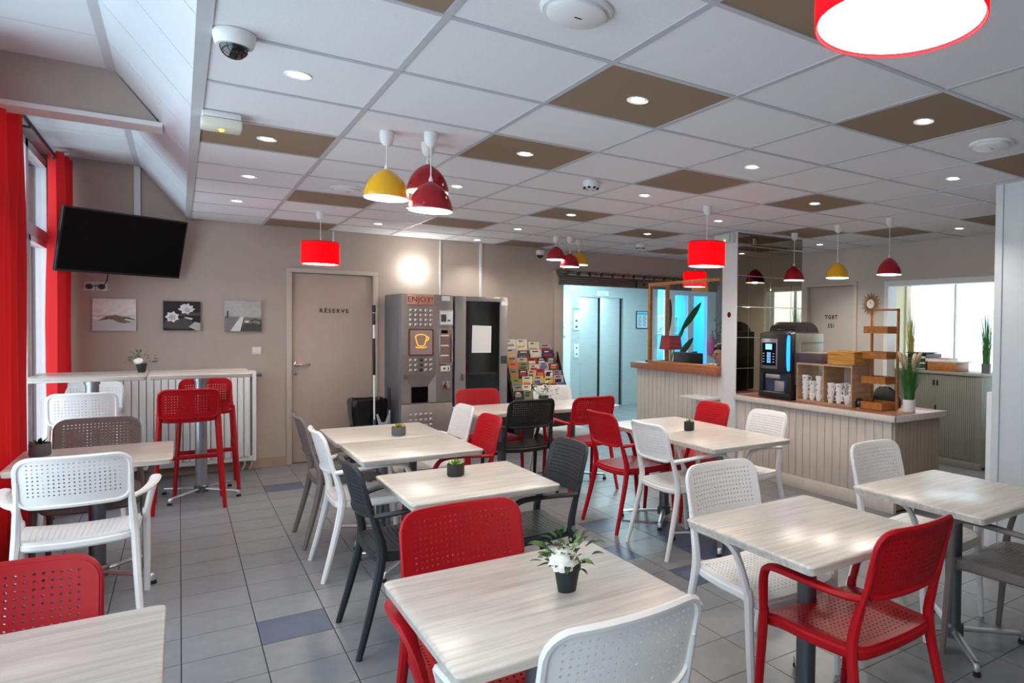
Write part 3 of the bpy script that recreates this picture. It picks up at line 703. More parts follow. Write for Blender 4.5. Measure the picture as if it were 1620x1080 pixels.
def stool(label, m, loc, face):
    t = thing('bar_stool', label, 'bar stool', (loc[0], loc[1], 0), {'+y': 0, '-y': pi}[face], 'perforated plastic bar stools')
    place(SM[0], 'backrest', m, t, link_obj=True); place(SM[1], 'seat', m, t, link_obj=True)
    for l in SM[2]: place(l, 'leg', m, t, link_obj=True)
    for l in SM[3]: place(l, 'footrest_rail', m, t, link_obj=True)
stool('red bar stool with its back to the camera at high table', RED, (-.015, 4.61), '+y')
stool('red bar stool behind the high table, against the radiator', RED, (.115, 5.24), '-y')
stool('white bar stool in front of the high window table, nearer camera', WHT, (-.635, 4.60), '+y')
stool('white bar stool behind the high window table, by the radiator', WHT, (-.655, 5.28), '-y')

# ------------------------------------------------------------------ potted plants on the tables
def leaf_mesh(L_=.05, W=.018, curl=.25, n=4, name='leaf', fold=.25):
    vs = []; fs = []
    for i in range(n+1):
        t = i/n; wd = W*sin(pi*min(1, (t*.94+.03)))**.8; z = curl*L_*t*t
        vs += [(-wd/2, L_*t, -z+wd*fold), (0, L_*t, -z), (wd/2, L_*t, -z+wd*fold)]
    for i in range(n):
        a = i*3; fs += [(a, a+1, a+4, a+3), (a+1, a+2, a+5, a+4)]
    m = MB().add(vs, fs); b = len(vs)
    m.add([(x, y, z-.0008) for x, y, z in vs], [tuple(reversed(f)) for f in fs])
    return m.mesh(name, 60)
def rosette(m, c, n, L_, W, rings=3, sd=1):
    rnd = random.Random(sd)
    for r in range(rings):
        el = radians(25+r*26)
        for k in range(n-r):
            a = 2*pi*k/(n-r)+r*.5+rnd.uniform(-.15, .15); l = L_*(1-.12*r)*rnd.uniform(.85, 1.1)
            d = Vector((cos(a)*cos(el), sin(a)*cos(el), sin(el))); s_ = Vector((-sin(a), cos(a), 0)); u = s_.cross(d)
            C_ = Vector(c)
            p = [C_, C_+d*l*.5+s_*W/2+u*.002, C_+d*l, C_+d*l*.5-s_*W/2+u*.002, C_+d*l*.5-u*W*.4]
            m.add(p, [(0, 1, 4), (1, 2, 4), (2, 3, 4), (3, 0, 4), (0, 3, 2, 1)])
    return m
def pot_shape(r0, r1, h, t=.004): return [(r0, 0), (r1, h), (r1-t, h), (r1-t-.001, h*.8), (.0, h*.8)]
def succulent(label, loc, potm, green, r=.042, h=.06, sd=1, n=9, L_=.05):
    t = thing('potted_succulent', label, 'plant', loc)
    MB().lathe([(r*.9, 0), (r, .008), (r, h), (r-.004, h), (r-.004, h*.82), (0, h*.82)], 24).build('pot', potm, t)
    rosette(MB(), (0, 0, h*.8), n, L_, .016, 3, sd).build('leaves', green, t, smooth=0)
POTB = mat('pot_black', (34, 36, 37), .55, var=.05); POTG = mat('pot_grey', (92, 97, 101), .5, var=.04)
succulent('green succulent in a black round pot between the charcoal armchairs', (1.037, 1.256, .73), POTB, LEAFL, .042, .062, 1)
succulent('yellow green succulent in a grey pot on the joined tables', (1.114, 2.70, .73), POTG, mat('succulent_yellow', (150, 140, 40), .5, var=.3, scale=30), .045, .06, 2)
succulent('small spiky cactus in a black pot near the coffee counter', (2.917, 1.80, .73), POTB, LEAFL, .038, .065, 3, 6, .045)
succulent('dark leafy succulent in a grey pot beside the red curtain', (-.70, 3.05, .73), POTG, LEAFD, .048, .07, 4, 7, .06)
LM = {}
def bouquet(label, loc, sc, rose, sd, name='potted_flower', nl=26, pot=POTB, spread=1.):
    t = thing(name, label, 'plant', loc); rnd = random.Random(sd)
    MB().lathe([(.026*sc, 0), (.036*sc, .058*sc), (.039*sc, .06*sc), (.040*sc, .078*sc), (.036*sc, .078*sc), (.034*sc, .065*sc), (0, .065*sc)], 24).build('pot', pot, t)
    top = .066*sc
    if 'a' not in LM:
        LM['a'] = leaf_mesh(.048, .02, .35); LM['b'] = leaf_mesh(.036, .013, .2); LM['c'] = leaf_mesh(.022, .014, .1)
    for k in range(nl):
        a = rnd.uniform(0, 2*pi); e = rnd.uniform(.15, 1.25); ln = rnd.uniform(.035, .085)*sc*spread
        d = Vector((cos(a)*cos(e), sin(a)*cos(e), sin(e)))
        p = Vector((0, 0, top))+d*ln
        if k % 4 == 0: MB().tube([(0, 0, top-.004), tuple(Vector((0, 0, top))+d*ln*.5+Vector((0, 0, .004))), tuple(p)], .0012*sc, 5).build('stem', LEAF, t)
        me = LM['abc'[k % 3]]; o = place(me, 'leaf', (LEAF, LEAFD, LEAF, LEAFL, LEAFD)[rnd.randrange(5)], t, p, (e*rnd.uniform(.5, 1), rnd.uniform(-.4, .4), a-pi/2+rnd.uniform(-.5, .5)), link_obj=True)
        s_ = sc*rnd.uniform(.6, .95); o.scale = (s_, s_, s_)
    if rose:
        c = Vector((-.020*sc, -.016*sc, top+.036*sc)); rs = rose*sc; m = MB()
        m.ball(c, rs*.5, 16, 10)
        for ring, (rr, n, tilt) in enumerate(((.42, 4, 1.25), (.66, 6, .95), (.86, 7, .55), (.95, 8, .1), (.9, 7, -.35))):
            for k in range(n):
                a = 2*pi*k/n+ring*.6
                d = Vector((cos(a)*cos(tilt), sin(a)*cos(tilt), sin(tilt))); s_ = Vector((-sin(a), cos(a), 0)); u = d.cross(s_)*-1
                u = s_.cross(d)
                base = c+d*rs*rr*.86; wv = rs*.48; hv = rs*.52
                g = []
                for i in range(4):
                    for j in range(4):
                        x = (i/3-.5)*2; y = j/3
                        w_ = wv*sin(pi*(.25+.5*y))
                        g.append(base+s_*x*w_+u*(y-.45)*hv*1.5-d*(x*x*.20*rs)+d*(.16*rs*y*y))
                m.add(g, [(i*4+j, i*4+j+1, i*4+j+5, i*4+j+4) for i in range(3) for j in range(3)])
        m.build('flower', PETAL, t, smooth=60)
    return t
bouquet('white artificial rose with green leaves in a black pot, front table', (.822, -.42, .73), 1.0, .044, 11, nl=78, spread=1.2)
bouquet('leafy flower pot with white bloom on the high table', (-.325, 5.06, 1.06), .95, .036, 5, nl=46, spread=1.5)
bouquet('leafy green plant in front of the white armchair by the rack', (2.66, 3.76, .73), 1.2, 0, 8, 'potted_plant', 46, spread=1.5)
# ------------------------------------------------------------------ curtains, rod, radiator, television, pictures
def curtain(label, y0, y1, x0, amp, folds, z0=.03, z1=2.87, flare=.0, eyelets=()):
    t = thing('curtain', label, 'curtain', (x0, (y0+y1)/2, 0), group='red window curtains')
    nu, nz = folds*10, 8; vs = []; fs = []
    for j in range(nz+1):
        z = z0+(z1-z0)*j/nz
        for i in range(nu+1):
            s = i/nu; a = amp*(1+.15*sin(s*17+j)); y = y0+(y1-y0)*s
            vs.append((x0+a*sin(2*pi*folds*s)+.012*sin(5*s*pi+j*.3), y+.35*(y1-y0)/folds*.5*sin(4*pi*folds*s)*.35, z))
    for j in range(nz):
        for i in range(nu): b = j*(nu+1)+i; fs.append((b, b+1, b+nu+2, b+nu+1))
    n = len(vs)
    m = MB().add(vs, fs); m.build('fabric', CURT, t, True, smooth=80)
    for k in range(folds):
        y = y0+(y1-y0)*(k+.5)/folds
        MB().lathe([(.020, -.004), (.032, -.004), (.032, .004), (.020, .004)], 18, (x0, y, 2.83), 'y', close=True).build('eyelet', CHROME, t, True)
curtain('wide red curtain at the left edge of the view', 2.55, 3.84, -.885, .05, 6)
curtain('narrow red curtain in the corner behind the television', 5.44, 5.94, -.885, .06, 3)
r = thing('curtain_rod', 'black curtain rod above the windows', 'curtain rod', (-.885, 4.2, 2.83))
MB().cyl((-.885, 2.3, 2.83), (-.885, 5.97, 2.83), .013).build('rod', BLACK, r, True)
for y in (2.4, 4.3, 5.9): MB().box(-1.0, y-.01, 2.80, -.88, y+.01, 2.815).build('bracket', BLACK, r, True)

def radiator():
    t = thing('radiator', 'white column radiator on the back wall under the pictures', 'radiator', (-.13, 5.9, 0))
    RW = mat('radiator_white', (234, 238, 236), .4, var=.02)
    MB().box(-.80, 5.93, .12, .53, 5.955, .985, .006).build('back_plate', RW, t, True)
    MB().box(-.80, 5.84, .965, .53, 5.96, 1.0, .012).build('top_header', RW, t, True); MB().box(-.80, 5.85, .10, .53, 5.95, .15, .012).build('bottom_header', RW, t, True)
    MB().box(.50, 5.84, .10, .535, 5.96, 1.0, .008).build('end_panel', RW, t, True)
    fin = MB().box(-.0245, -.03, -.41, .0245, .03, .41, .009).mesh('fin')
    for k in range(24): place(fin, 'fin', RW, t, (-.80+.0535*(k+.5)+.13, -.04, .557))
    v = MB(); v.cyl((.53, 5.90, .955), (.555, 5.90, .955), .012); v.cyl((.555, 5.90, .955), (.585, 5.90, .955), .02, .018); v.build('valve', STEELD, t, True)
    for x in (.44, .50): MB().tube([(x, 5.92, .11), (x, 5.93, .05), (x-.02, 5.94, .0)], .009).build('pipe', WHITEP, t, True)
radiator()
def television():
    a, tl, W, Hh = .563, .241, .959, .542
    n = Vector((sin(a), -cos(a), 0)); rr = Vector((cos(a), sin(a), 0)); u = Vector((n.x*sin(tl), n.y*sin(tl), cos(tl))); nn = rr.cross(u)
    t = thing('television', 'large black wall television tilted above the three canvases', 'television', (-.445, 5.6, 2.151))
    R_ = Matrix((rr, -nn, u)).transposed()      # local x right, y away from viewer, z up
    t.rotation_euler = R_.to_euler()
    MB().box(-W/2, 0, -Hh/2, W/2, .035, Hh/2, .004).build('bezel', BLACK, t)
    MB().box(-W/2+.012, -.0022, -Hh/2+.02, W/2-.012, -.0002, Hh/2-.012).build('screen', SCREEN, t)
    MB().box(-W/2+.2, .035, -Hh/2+.06, W/2-.2, .075, Hh/2-.12, .01).build('rear_housing', BLACKM, t)
    MB().box(-.015, -.004, -Hh/2-.006, .015, .004, -Hh/2, .001).build('logo_bar', ALU, t)
    inv = R_.transposed(); p = inv @ (Vector((-.50, 5.99, 2.16))-t.location)
    MB().tube([(0, .07, 0), tuple(p*.6), tuple(p)], .018, smooth=False).build('bracket', BLACKM, t)
television()
def sockets():
    t = thing('wall_socket', 'double white wall socket with black plugs below the television', 'socket', (-.68, 6.0, 1.76))
    for i, x in enumerate((-.72, -.635)):
        f = MB().box(x-.04, 5.988, 1.755, x+.04, 5.999, 1.835, .003).build('face_plate', WHITEP, t, True)
        MB().lathe([(.0, -.028), (.022, -.028), (.026, 0)], 14, (x, 5.988, 1.79), 'y').build('plug', BLACK, t, True)
    MB().tube([(-.72, 5.962, 1.79), (-.66, 5.95, 1.80), (-.635, 5.96, 1.80), (-.60, 5.93, 1.83), (-.58, 5.9, 1.93), (-.55, 5.9, 1.99)], .004, 6).build('cable', BLACK, t, True)
    s = thing('light_switch', 'white double light switch left of the storeroom door', 'switch', (.55, 6.0, 1.16))
    MB().box(.51, 5.990, 1.157, .587, 5.999, 1.232, .003).build('plate', WHITEP, s, True)
    for x in (.532, .565): MB().box(x-.015, 5.985, 1.18, x+.015, 5.990, 1.21, .002).build('rocker', PAPER, s, True)
sockets()
def canvas(label, x0, x1, z0, z1, base, shapes):
    t = thing('canvas_picture', label, 'picture', ((x0+x1)/2, 6.0, z0), group='canvas pictures on the back wall')
    MB().box(x0, 5.975, z0, x1, 5.999, z1, .002).build('canvas', base, t, True)
    W_, H_ = x1-x0, z1-z0
    for k, (m, poly) in enumerate(shapes):
        y = 5.9748-.0004*(k+1)
        MB().add([(x0+W_*u, y, z0+H_*v) for u, v in poly], [tuple(range(len(poly)))]).build('print', m, t, True, smooth=0)
G = lambda n, v: mat('print_tone_%s' % n, (v, v-2, v-4), .7, var=.10, scale=30)
K0, K1, K2, K3, K4 = G('black', 34), G('dark', 78), G('mid', 132), G('pale', 186), G('white', 228)
SAND = mat('print_sand', (126, 112, 98), .8, var=.3, scale=40); SEA = mat('print_sea', (196, 200, 202), .7, var=.04)
canvas('pale canvas of dunes and sea, nearest the curtain', -.70, -.395, 1.39, 1.685, K4,
       [(SEA, [(0, 0), (1, 0), (1, .34), (0, .34)]), (K2, [(0, .455), (1, .455), (1, .47), (0, .47)]),
        (SAND, [(.10, .30), (.2, .37), (.3, .45), (.42, .48), (.55, .50), (.66, .44), (.8, .44), (.98, .37), (.98, .34), (.75, .38), (.72, .35), (.9, .27), (.72, .24), (.58, .27), (.48, .34), (.38, .36), (.3, .34), (.2, .33)]),
        (K3, [(.35, .64), (.55, .62), (.55, .63), (.35, .65)])])
def petals(cx, cy, r, n, a0=0, a1=2*pi, q=.45):
    p = []
    for k in range(n*2+1):
        a = a0+(a1-a0)*k/(n*2); rr = r*(1 if k % 2 else .72); p.append((cx+rr*cos(a), cy+rr*sin(a)*1.0))
    return p
canvas('black and white canvas of lotus flowers, in the middle', -.197, .088, 1.398, 1.675, K0,
       [(K1, [(0, .1), (.25, .05), (.7, .05), (.8, .3), (.6, .42), (.3, .40), (.05, .34)]), (K1, [(.4, .5), (1, .52), (1, .62), (.5, .6)]),
        (K4, petals(.62, .70, .24, 6, -.1, pi+.1)), (K4, petals(.62, .74, .2, 7)), (K4, petals(.24, .46, .2, 7)), (K3, petals(.24, .44, .11, 5)), (K3, petals(.64, .70, .1, 5)),
        (K4, [(.55, .44), (.75, .36), (.8, .42), (.6, .46)]), (K3, [(.68, .12), (.85, .30), (1, .25), (1, 0), (.88, 0)])])
canvas('grey canvas of a boardwalk to the beach, nearest the storeroom', .281, .587, 1.385, 1.695, K3,
       [(K2, [(0, 0), (1, 0), (1, .46), (0, .50)]), (K3, [(0, .5), (1, .46), (1, .75), (0, .8)]), (K4, [(.15, .02), (.42, .02), (.52, .48), (.42, .48)]), (K0, [(.42, .02), (.45, .02), (.535, .46), (.52, .47)]),
        (K1, [(.45, .02), (1, .02), (1, .22), (.8, .28), (.6, .27), (.52, .28)]), (K0, [(.70, .36), (.8, .42), (1, .38), (1, .35), (.8, .385), (.72, .33)]), (K0, [(.9, .25), (1, .16), (1, .36), (.97, .36), (.97, .23)]),
        (K4, [(.55, .30), (.66, .30), (.66, .36), (.55, .36)]), (K1, [(.02, .45), (.1, .44), (.1, .66), (.07, .7), (.05, .5)])])

# ------------------------------------------------------------------ vending machines
def vending():
    Y = 5.30
    t = thing('coffee_vending_machine', 'grey coffee vending machine with glowing cup sign', 'vending machine', (2.03, 5.6, 0))
    MB().box(1.755, Y+.03, .02, 2.302, 5.97, 1.80, .006).build('cabinet', VENDS, t, True)
    d = MB(); d.box(1.768, Y, .945, 2.12, Y+.03, 1.80, .002); d.box(1.768, Y, .64, 1.79, Y+.03, .945); d.box(2.12, Y, .64, 2.296, Y+.03, 1.80, .004); d.box(1.768, Y, .03, 2.296, Y+.03, .635, .004)
    d.build('door', VENDG, t, True)
    sg = MB().box(1.824, Y-.006, 1.69, 2.092, Y-.0005, 1.795, .003).build('sign', mat('sign_copper', (206, 158, 140), .3, .3, var=.25, scale=6, emit=(255, 120, 70), estr=.06), t, True)
    tx = text_mesh('ENJOY!', .082); place(tx, 'sign_lettering', mat('sign_brown', (84, 40, 30), .6), t, (1.955-2.03, Y-.0068-5.6, 1.742), (pi/2, 0, 0))
    dm = MB(); dm.add([(-.0165, 0, -.0145), (.0165, 0, -.0145), (.0165, 0, .0145), (-.0165, 0, .0145), (-.004, .014, -.003), (.004, .014, -.003), (.004, .014, .003), (-.004, .014, .003)], [(0, 1, 5, 4), (1, 2, 6, 5), (2, 3, 7, 6), (3, 0, 4, 7), (4, 5, 6, 7)])
    for v_ in range(len(dm.v)): x, y, z = dm.v[v_]; dm.v[v_] = (x, -.0145+y if False else -y*.8-.0004, z)
    dme = dm.mesh('dimple', 0)
    for zs in ([1.63-.0505*i for i in range(4)], [1.103-.0535*i for i in range(3)], [.52-.058*i for i in range(6)]):
        for z in zs:
            for i in range(5):
                x = 1.862+.0515*i
                place(dme, 'dimple', BLACK if (i == 2 and .98 < z < 1.12) else mat('dimple_silver', (186, 178, 174), .3, .5), t, (x-2.03, Y-.0005-5.6, z), link_obj=True)
    MB().prism([(x+1.964, z+1.29) for x, z in rrect(.13, .145, .02)], Y-.008, Y-.0005, 'xz').build('cup_panel_rim', mat('copper_rim', (150, 108, 88), .25, .7), t, True)
    MB().prism([(x+1.964, z+1.29) for x, z in rrect(.112, .128, .01)], Y-.0105, Y-.0085, 'xz').build('cup_panel', mat('cup_panel_mauve', (170, 150, 148), .35, .2), t, True)
    GOLD = mat('neon_gold', (255, 190, 40), .4, emit=(255, 170, 20), estr=.9)
    g = MB(); yy = Y-.0125
    g.tube([(1.905, yy, 1.352), (1.912, yy, 1.315), (1.925, yy, 1.27), (1.94, yy, 1.252), (1.985, yy, 1.252), (2.0, yy, 1.27), (2.012, yy, 1.315), (2.018, yy, 1.352)], .0045, 6)
    g.tube([(1.905, yy, 1.352), (1.93, yy, 1.368), (1.962, yy, 1.372), (1.995, yy, 1.368), (2.018, yy, 1.352)], .0045, 6)
    g.tube([(2.016, yy, 1.345), (2.035, yy, 1.345), (2.037, yy, 1.322), (2.012, yy, 1.305)], .0045, 6)
    g.tube([(1.908, yy, 1.243), (1.925, yy, 1.234), (1.96, yy, 1.232), (2.0, yy, 1.234), (2.02, yy, 1.243)], .0045, 6)
    g.build('cup_neon', GOLD, t, True)
    MB().box(2.178, Y-.003, 1.737, 2.264, Y-.0005, 1.79).build('sticker', PAPER, t, True)
    nt = MB().box(2.152, Y-.01, 1.465, 2.298, Y-.0005, 1.64, .004).build('notice_holder', ALU, t, True)
    MB().box(2.162, Y-.013, 1.482, 2.288, Y-.011, 1.625).build('notice_sheet', PAPER, t, True); MB().box(2.168, Y-.015, 1.51, 2.222, Y-.0135, 1.59).build('notice_photo', mat('notice_photo', (70, 68, 66), .6, var=.6, scale=60), t, True)
    MB().box(2.235, Y-.015, 1.515, 2.268, Y-.0135, 1.535).build('notice_mark', MATS['print_grey'], t, True)
    MB().box(2.152, Y-.01, 1.04, 2.298, Y-.0005, 1.435, .004).build('selector_panel', CHROME, t, True)
    MB().box(2.160, Y-.0125, 1.05, 2.284, Y-.0105, 1.427).build('selector_face', mat('selector_brown', (150, 120, 108), .4), t, True)
    MB().box(2.17, Y-.0145, 1.385, 2.237, Y-.013, 1.42).build('display', SCREEN, t, True)
    for i in range(14):
        z = 1.362-.0215*i; MB().box(2.166, Y-.016, z-.007, 2.25, Y-.013, z+.006).build('selection_strip', mat('strip_grey', (128, 112, 106), .4) if i % 5 else PAPER, t, True)
        MB().box(2.262, Y-.016, z-.006, 2.278, Y-.013, z+.006).build('selection_button', BLACK, t, True)
    MB().box(2.168, Y-.006, .973, 2.268, Y-.0005, 1.034, .002).build('coin_plate', WHITEP, t, True); MB().box(2.245, Y-.008, .985, 2.253, Y-.0062, 1.02).build('coin_slot', INK, t, True); MB().lathe([(.012, 0), (.012, -.004), (.006, -.005)], 12, (2.205, Y-.006, 1.005), 'y').build('coin_button', STEELD, t, True)
    # dispensing recess: funnel of four faces round a dark opening
    f = MB(); o = [(1.79, .945), (2.12, .945), (2.12, .645), (1.79, .645)]; i_ = [(1.875, .815), (2.045, .815), (2.045, .645), (1.875, .645)]
    for k in (0, 1, 3): q = (k+1) % 4; f.add([(o[k][0], Y+.0005, o[k][1]), (o[q][0], Y+.0005, o[q][1]), (i_[q][0], Y+.028, i_[q][1]), (i_[k][0], Y+.028, i_[k][1])], [(0, 1, 2, 3)])
    f.build('dispensing_funnel', mat('funnel_grey', (150, 141, 138), .3, .4), t, True, smooth=0)
    MB().box(1.877, Y+.022, .647, 2.043, Y+.0275, .813).build('cup_hatch', SCREEN, t, True)
    MB().lathe([(.016, -.002), (.020, -.002), (.020, -.006), (.016, -.006)], 14, (1.81, Y, .925), 'y', close=True).build('lock', STEELD, t, True)
    MB().box(2.188, Y-.012, .782, 2.268, Y-.0005, .872, .008).build('coin_return', CHROME, t, True)
    for x in (1.8, 2.26): MB().box(x-.02, 5.4, 0, x+.02, 5.44, .02).build('foot', RUBBER, t, True)
    # glass-fronted snack machine
    t = thing('snack_vending_machine', 'grey snack vending machine with dark glass and paper sheet', 'vending machine', (2.615, 5.6, 0))
    MB().box(2.318, Y+.03, .02, 2.914, 5.97, 1.795, .006).build('cabinet', VENDS, t, True)
    d = MB(); d.box(2.320, Y-.006, .03, 2.438, Y+.03, 1.795, .004); d.box(2.824, Y-.006, .03, 2.914, Y+.03, 1.795, .004); d.box(2.438, Y-.006, 1.742, 2.824, Y+.03, 1.795, .004); d.box(2.438, Y-.006, .03, 2.824, Y+.03, .5, .004)
    d.build('door_frame', mat('vending_grey_cool', (150, 146, 146), .4, .4, var=.03), t, True)
    MB().box(2.438, Y+.016, .5, 2.824, Y+.024, 1.742).build('dark_pane', mat('dark_glass', (14, 15, 16), .06, var=.05, spec=.8), t, True)
    p = MB().add([(2.515, Y+.013, 1.475), (2.732, Y+.013, 1.470), (2.728, Y+.012, 1.168), (2.508, Y+.012, 1.170)], [(0, 1, 2, 3)]).build('paper_sheet', PAPER, t, True)
    MB().box(2.838, Y-.009, 1.705, 2.912, Y-.0065, 1.75).build('sticker', PAPER, t, True)
    MB().box(2.836, Y-.012, 1.045, 2.908, Y-.0065, 1.13, .003).build('keypad', BLACK, t, True)
    for i in range(3):
        for j in range(3): MB().box(2.842+i*.022, Y-.0155, 1.052+j*.025, 2.858+i*.022, Y-.0122, 1.070+j*.025).build('key', STEELD, t, True)
    MB().box(2.382, Y-.011, .87, 2.414, Y-.0065, .94, .004).build('lock', STEELD, t, True)
    for x in (2.36, 2.87): MB().box(x-.02, 5.4, 0, x+.02, 5.44, .02).build('foot', RUBBER, t, True)
vending()

# ------------------------------------------------------------------ bin, broom, dustpan
def cleaning():
    t = thing('waste_bin', 'dark bin lined with a black bag beside the storeroom door', 'bin', (1.51, 5.62, 0))
    MB().prism([(x+1.51, y+5.62) for x, y in rrect(.155, .13, .05)], .01, .60).build('bucket', BLACKM, t, True)
    L_ = []
    rnd = random.Random(3)
    for ins, z in ((.0, .42), (-.012, .5), (-.015, .60), (-.018, .66), (-.012, .685), (.01, .69), (.02, .64)):
        L_.append([(x+1.51+rnd.uniform(-.005, .005), y+5.62+rnd.uniform(-.005, .005), z+rnd.uniform(-.006, .006)) for x, y in rrect(.158-ins, .133-ins, .05)])
    m = MB(); n = len(L_[0]); vs = [q for l in L_ for q in l]; m.add(vs, [(i*n+k, i*n+(k+1) % n, (i+1)*n+(k+1) % n, (i+1)*n+k) for i in range(len(L_)-1) for k in range(n)])
    m.build('bag', mat('bag_black', (18, 18, 20), .22, var=.2), t, True, smooth=60)
    t = thing('broom', 'long broom with black grips and white shaft leaning upright', 'broom', (1.528, 5.38, 0))
    MB().cyl((1.528, 5.38, .07), (1.526, 5.42, 1.60), .009, n=12).build('shaft', WHITEP, t, True)
    for a, b, r_ in ((1.60, 1.675, .017), (1.47, 1.59, .015), (.95, 1.33, .0135), (.40, .49, .014)):
        f = lambda z: (1.528-.002*z/1.6, 5.38+.04*z/1.6, z)
        MB().tube([f(a), f(a+.01), f(b-.01), f(b)], [r_*.8, r_, r_, r_*.8], 12, smooth=False).build('grip', BLACK if a > .5 else mat('grip_blue', (60, 84, 110), .5), t, True)
    MB().box(1.40, 5.36, .05, 1.66, 5.40, .09, .008).build('brush_head', BLACKM, t, True); b = MB().box(1.405, 5.355, 0, 1.655, 5.405, .052).build('bristles', mat('bristle', (60, 62, 66), .9, var=.3, scale=200, stretch=(8, 8, 1)), t, True)
    t = thing('dustpan', 'grey long handled dustpan standing beside the broom', 'dustpan', (1.66, 5.36, 0))
    MB().cyl((1.672, 5.36, .10), (1.668, 5.37, .70), .010, n=12).build('shaft', ALU, t, True); MB().tube([(1.668, 5.37, .58), (1.667, 5.37, .6), (1.664, 5.372, .80), (1.664, 5.372, .82)], [.011, .016, .016, .01], 12, smooth=False).build('grip', BLACK, t, True)
    m = MB(); m.prism([(1.57, .30), (1.63, .30), (1.635, .40), (1.672, .55), (1.66, .565), (1.62, .46), (1.585, .46), (1.55, .55), (1.535, .545), (1.565, .40)], 5.335, 5.35, 'xz'); m.build('bracket', mat('dustpan_grey', (150, 158, 166), .5), t, True)
    m = MB(); m.box(1.55, 5.24, .0, 1.74, 5.36, .012); m.box(1.55, 5.345, 0, 1.74, 5.36, .10); m.box(1.55, 5.24, 0, 1.56, 5.36, .09); m.box(1.73, 5.24, 0, 1.74, 5.36, .09); m.build('pan', BLACKM, t, True)
cleaning()

# ------------------------------------------------------------------ leaflet rack with its leaflets
def leaflets():
    t = thing('leaflet_rack', 'black stepped leaflet rack between snack machine and lobby opening', 'rack', (3.5, 5.8, 0))
    n = 8; tiers = []
    for i in range(n):
        z = 1.10-.083*i; y = 5.945-.047*i; tiers.append((z, y))
    X0, X1 = 3.12, 3.86
    for i, (z, y) in enumerate(tiers):
        x1 = X1-.012*(n-1-i)*1.2+.03
        MB().box(X0, y-.035, z-.01, x1, y+.012, z-.003).build('tier', BLACK, t, True); MB().box(X0, y-.037, z-.01, x1, y-.034, z+.022).build('tier_lip', mat('clear_lip', (40, 40, 42), .2), t, True)
    for x in (X0-.008, X1-.02): MB().prism([(5.985, .0), (5.985, 1.14), (5.94, 1.14), (5.56, .50), (5.56, 0)], x, x+.012, 'yz').build('side_panel', BLACKM, t, True)
    MB().box(X0, 5.565, .02, X1-.03, 5.58, .50).build('front_panel', BLACKM, t, True); MB().box(X0, 5.97, .02, X1-.03, 5.985, 1.12).build('back_panel', BLACKM, t, True)
    cols = {'white': (232, 226, 218), 'cream': (226, 214, 190), 'tan': (206, 180, 140), 'brown': (92, 70, 52), 'black': (36, 32, 32), 'navy': (44, 54, 96), 'red': (176, 40, 44), 'pink': (206, 48, 92), 'orange': (216, 112, 48), 'yellow': (224, 184, 48), 'green': (124, 134, 92), 'blue': (76, 120, 176), 'grey': (150, 148, 146), 'olive': (150, 140, 60), 'mauve': (196, 170, 176), 'plum': (110, 60, 70)}
    rows = [['white', 'white', 'cream', 'mauve'], ['mauve', 'brown', 'cream', 'navy'], ['grey', 'tan', 'red', 'black', 'brown'], ['orange', 'green', 'cream', 'mauve', 'plum'], ['green', 'black', 'tan', 'red', 'white', 'grey'],
            ['olive', 'cream', 'tan', 'yellow', 'mauve'], ['grey', 'white', 'plum', 'brown', 'orange', 'blue'], ['black', 'green', 'pink', 'grey', 'olive', 'blue']]
    ords = ['top', 'second', 'third', 'fourth', 'fifth', 'sixth', 'seventh', 'bottom']; cn = ['first', 'second', 'third', 'fourth', 'fifth', 'sixth']
    rnd = random.Random(5)
    for i, (row, (z, y)) in enumerate(zip(rows, tiers)):
        x1 = X1-.012*(n-1-i)*1.2; w0 = (x1-X0-.01)/len(row); x = X0+.014
        for j, c in enumerate(row):
            wd = w0*rnd.uniform(.92, .99); hh = (.205 if (i == 0 and j < 2) else rnd.uniform(.14, .175)); th = .004+.004*rnd.random()
            l = thing('leaflet', '%s leaflet, %s from the vending machine in the %s rack tier' % (c, cn[j], ords[i]), 'leaflet', (x+wd/2, y-.012, z-.002), group='leaflets in the rack')
            l.rotation_euler = (-.16, 0, rnd.uniform(-.03, .03))
            MB().box(-wd/2, -th/2, 0, wd/2, th/2, hh).build('sheet', mat('leaflet_'+c, cols[c], .45, var=.18, scale=25), l, smooth=0)
            c2 = rnd.choice(['white', 'cream', 'red', 'black', 'orange', 'blue', 'yellow', 'brown'])
            if c2 == c: c2 = 'grey'
            a = rnd.uniform(.45, .7)*hh; MB().box(-wd*.40, -th/2-.0012, a-.02, wd*rnd.uniform(.1, .4), -th/2-.0003, a+rnd.uniform(.005, .03)).build('title_print', mat('leaflet_'+c2, cols[c2], .45, var=.18, scale=25), l, smooth=0)
            MB().box(-wd*.3, -th/2-.0012, hh-.03, wd*rnd.uniform(0, .35), -th/2-.0003, hh-.016).build('heading_print', mat('leaflet_black' if c not in ('black', 'navy', 'brown', 'plum') else 'leaflet_white', cols['black'], .5), l, smooth=0)
            x += w0
leaflets()

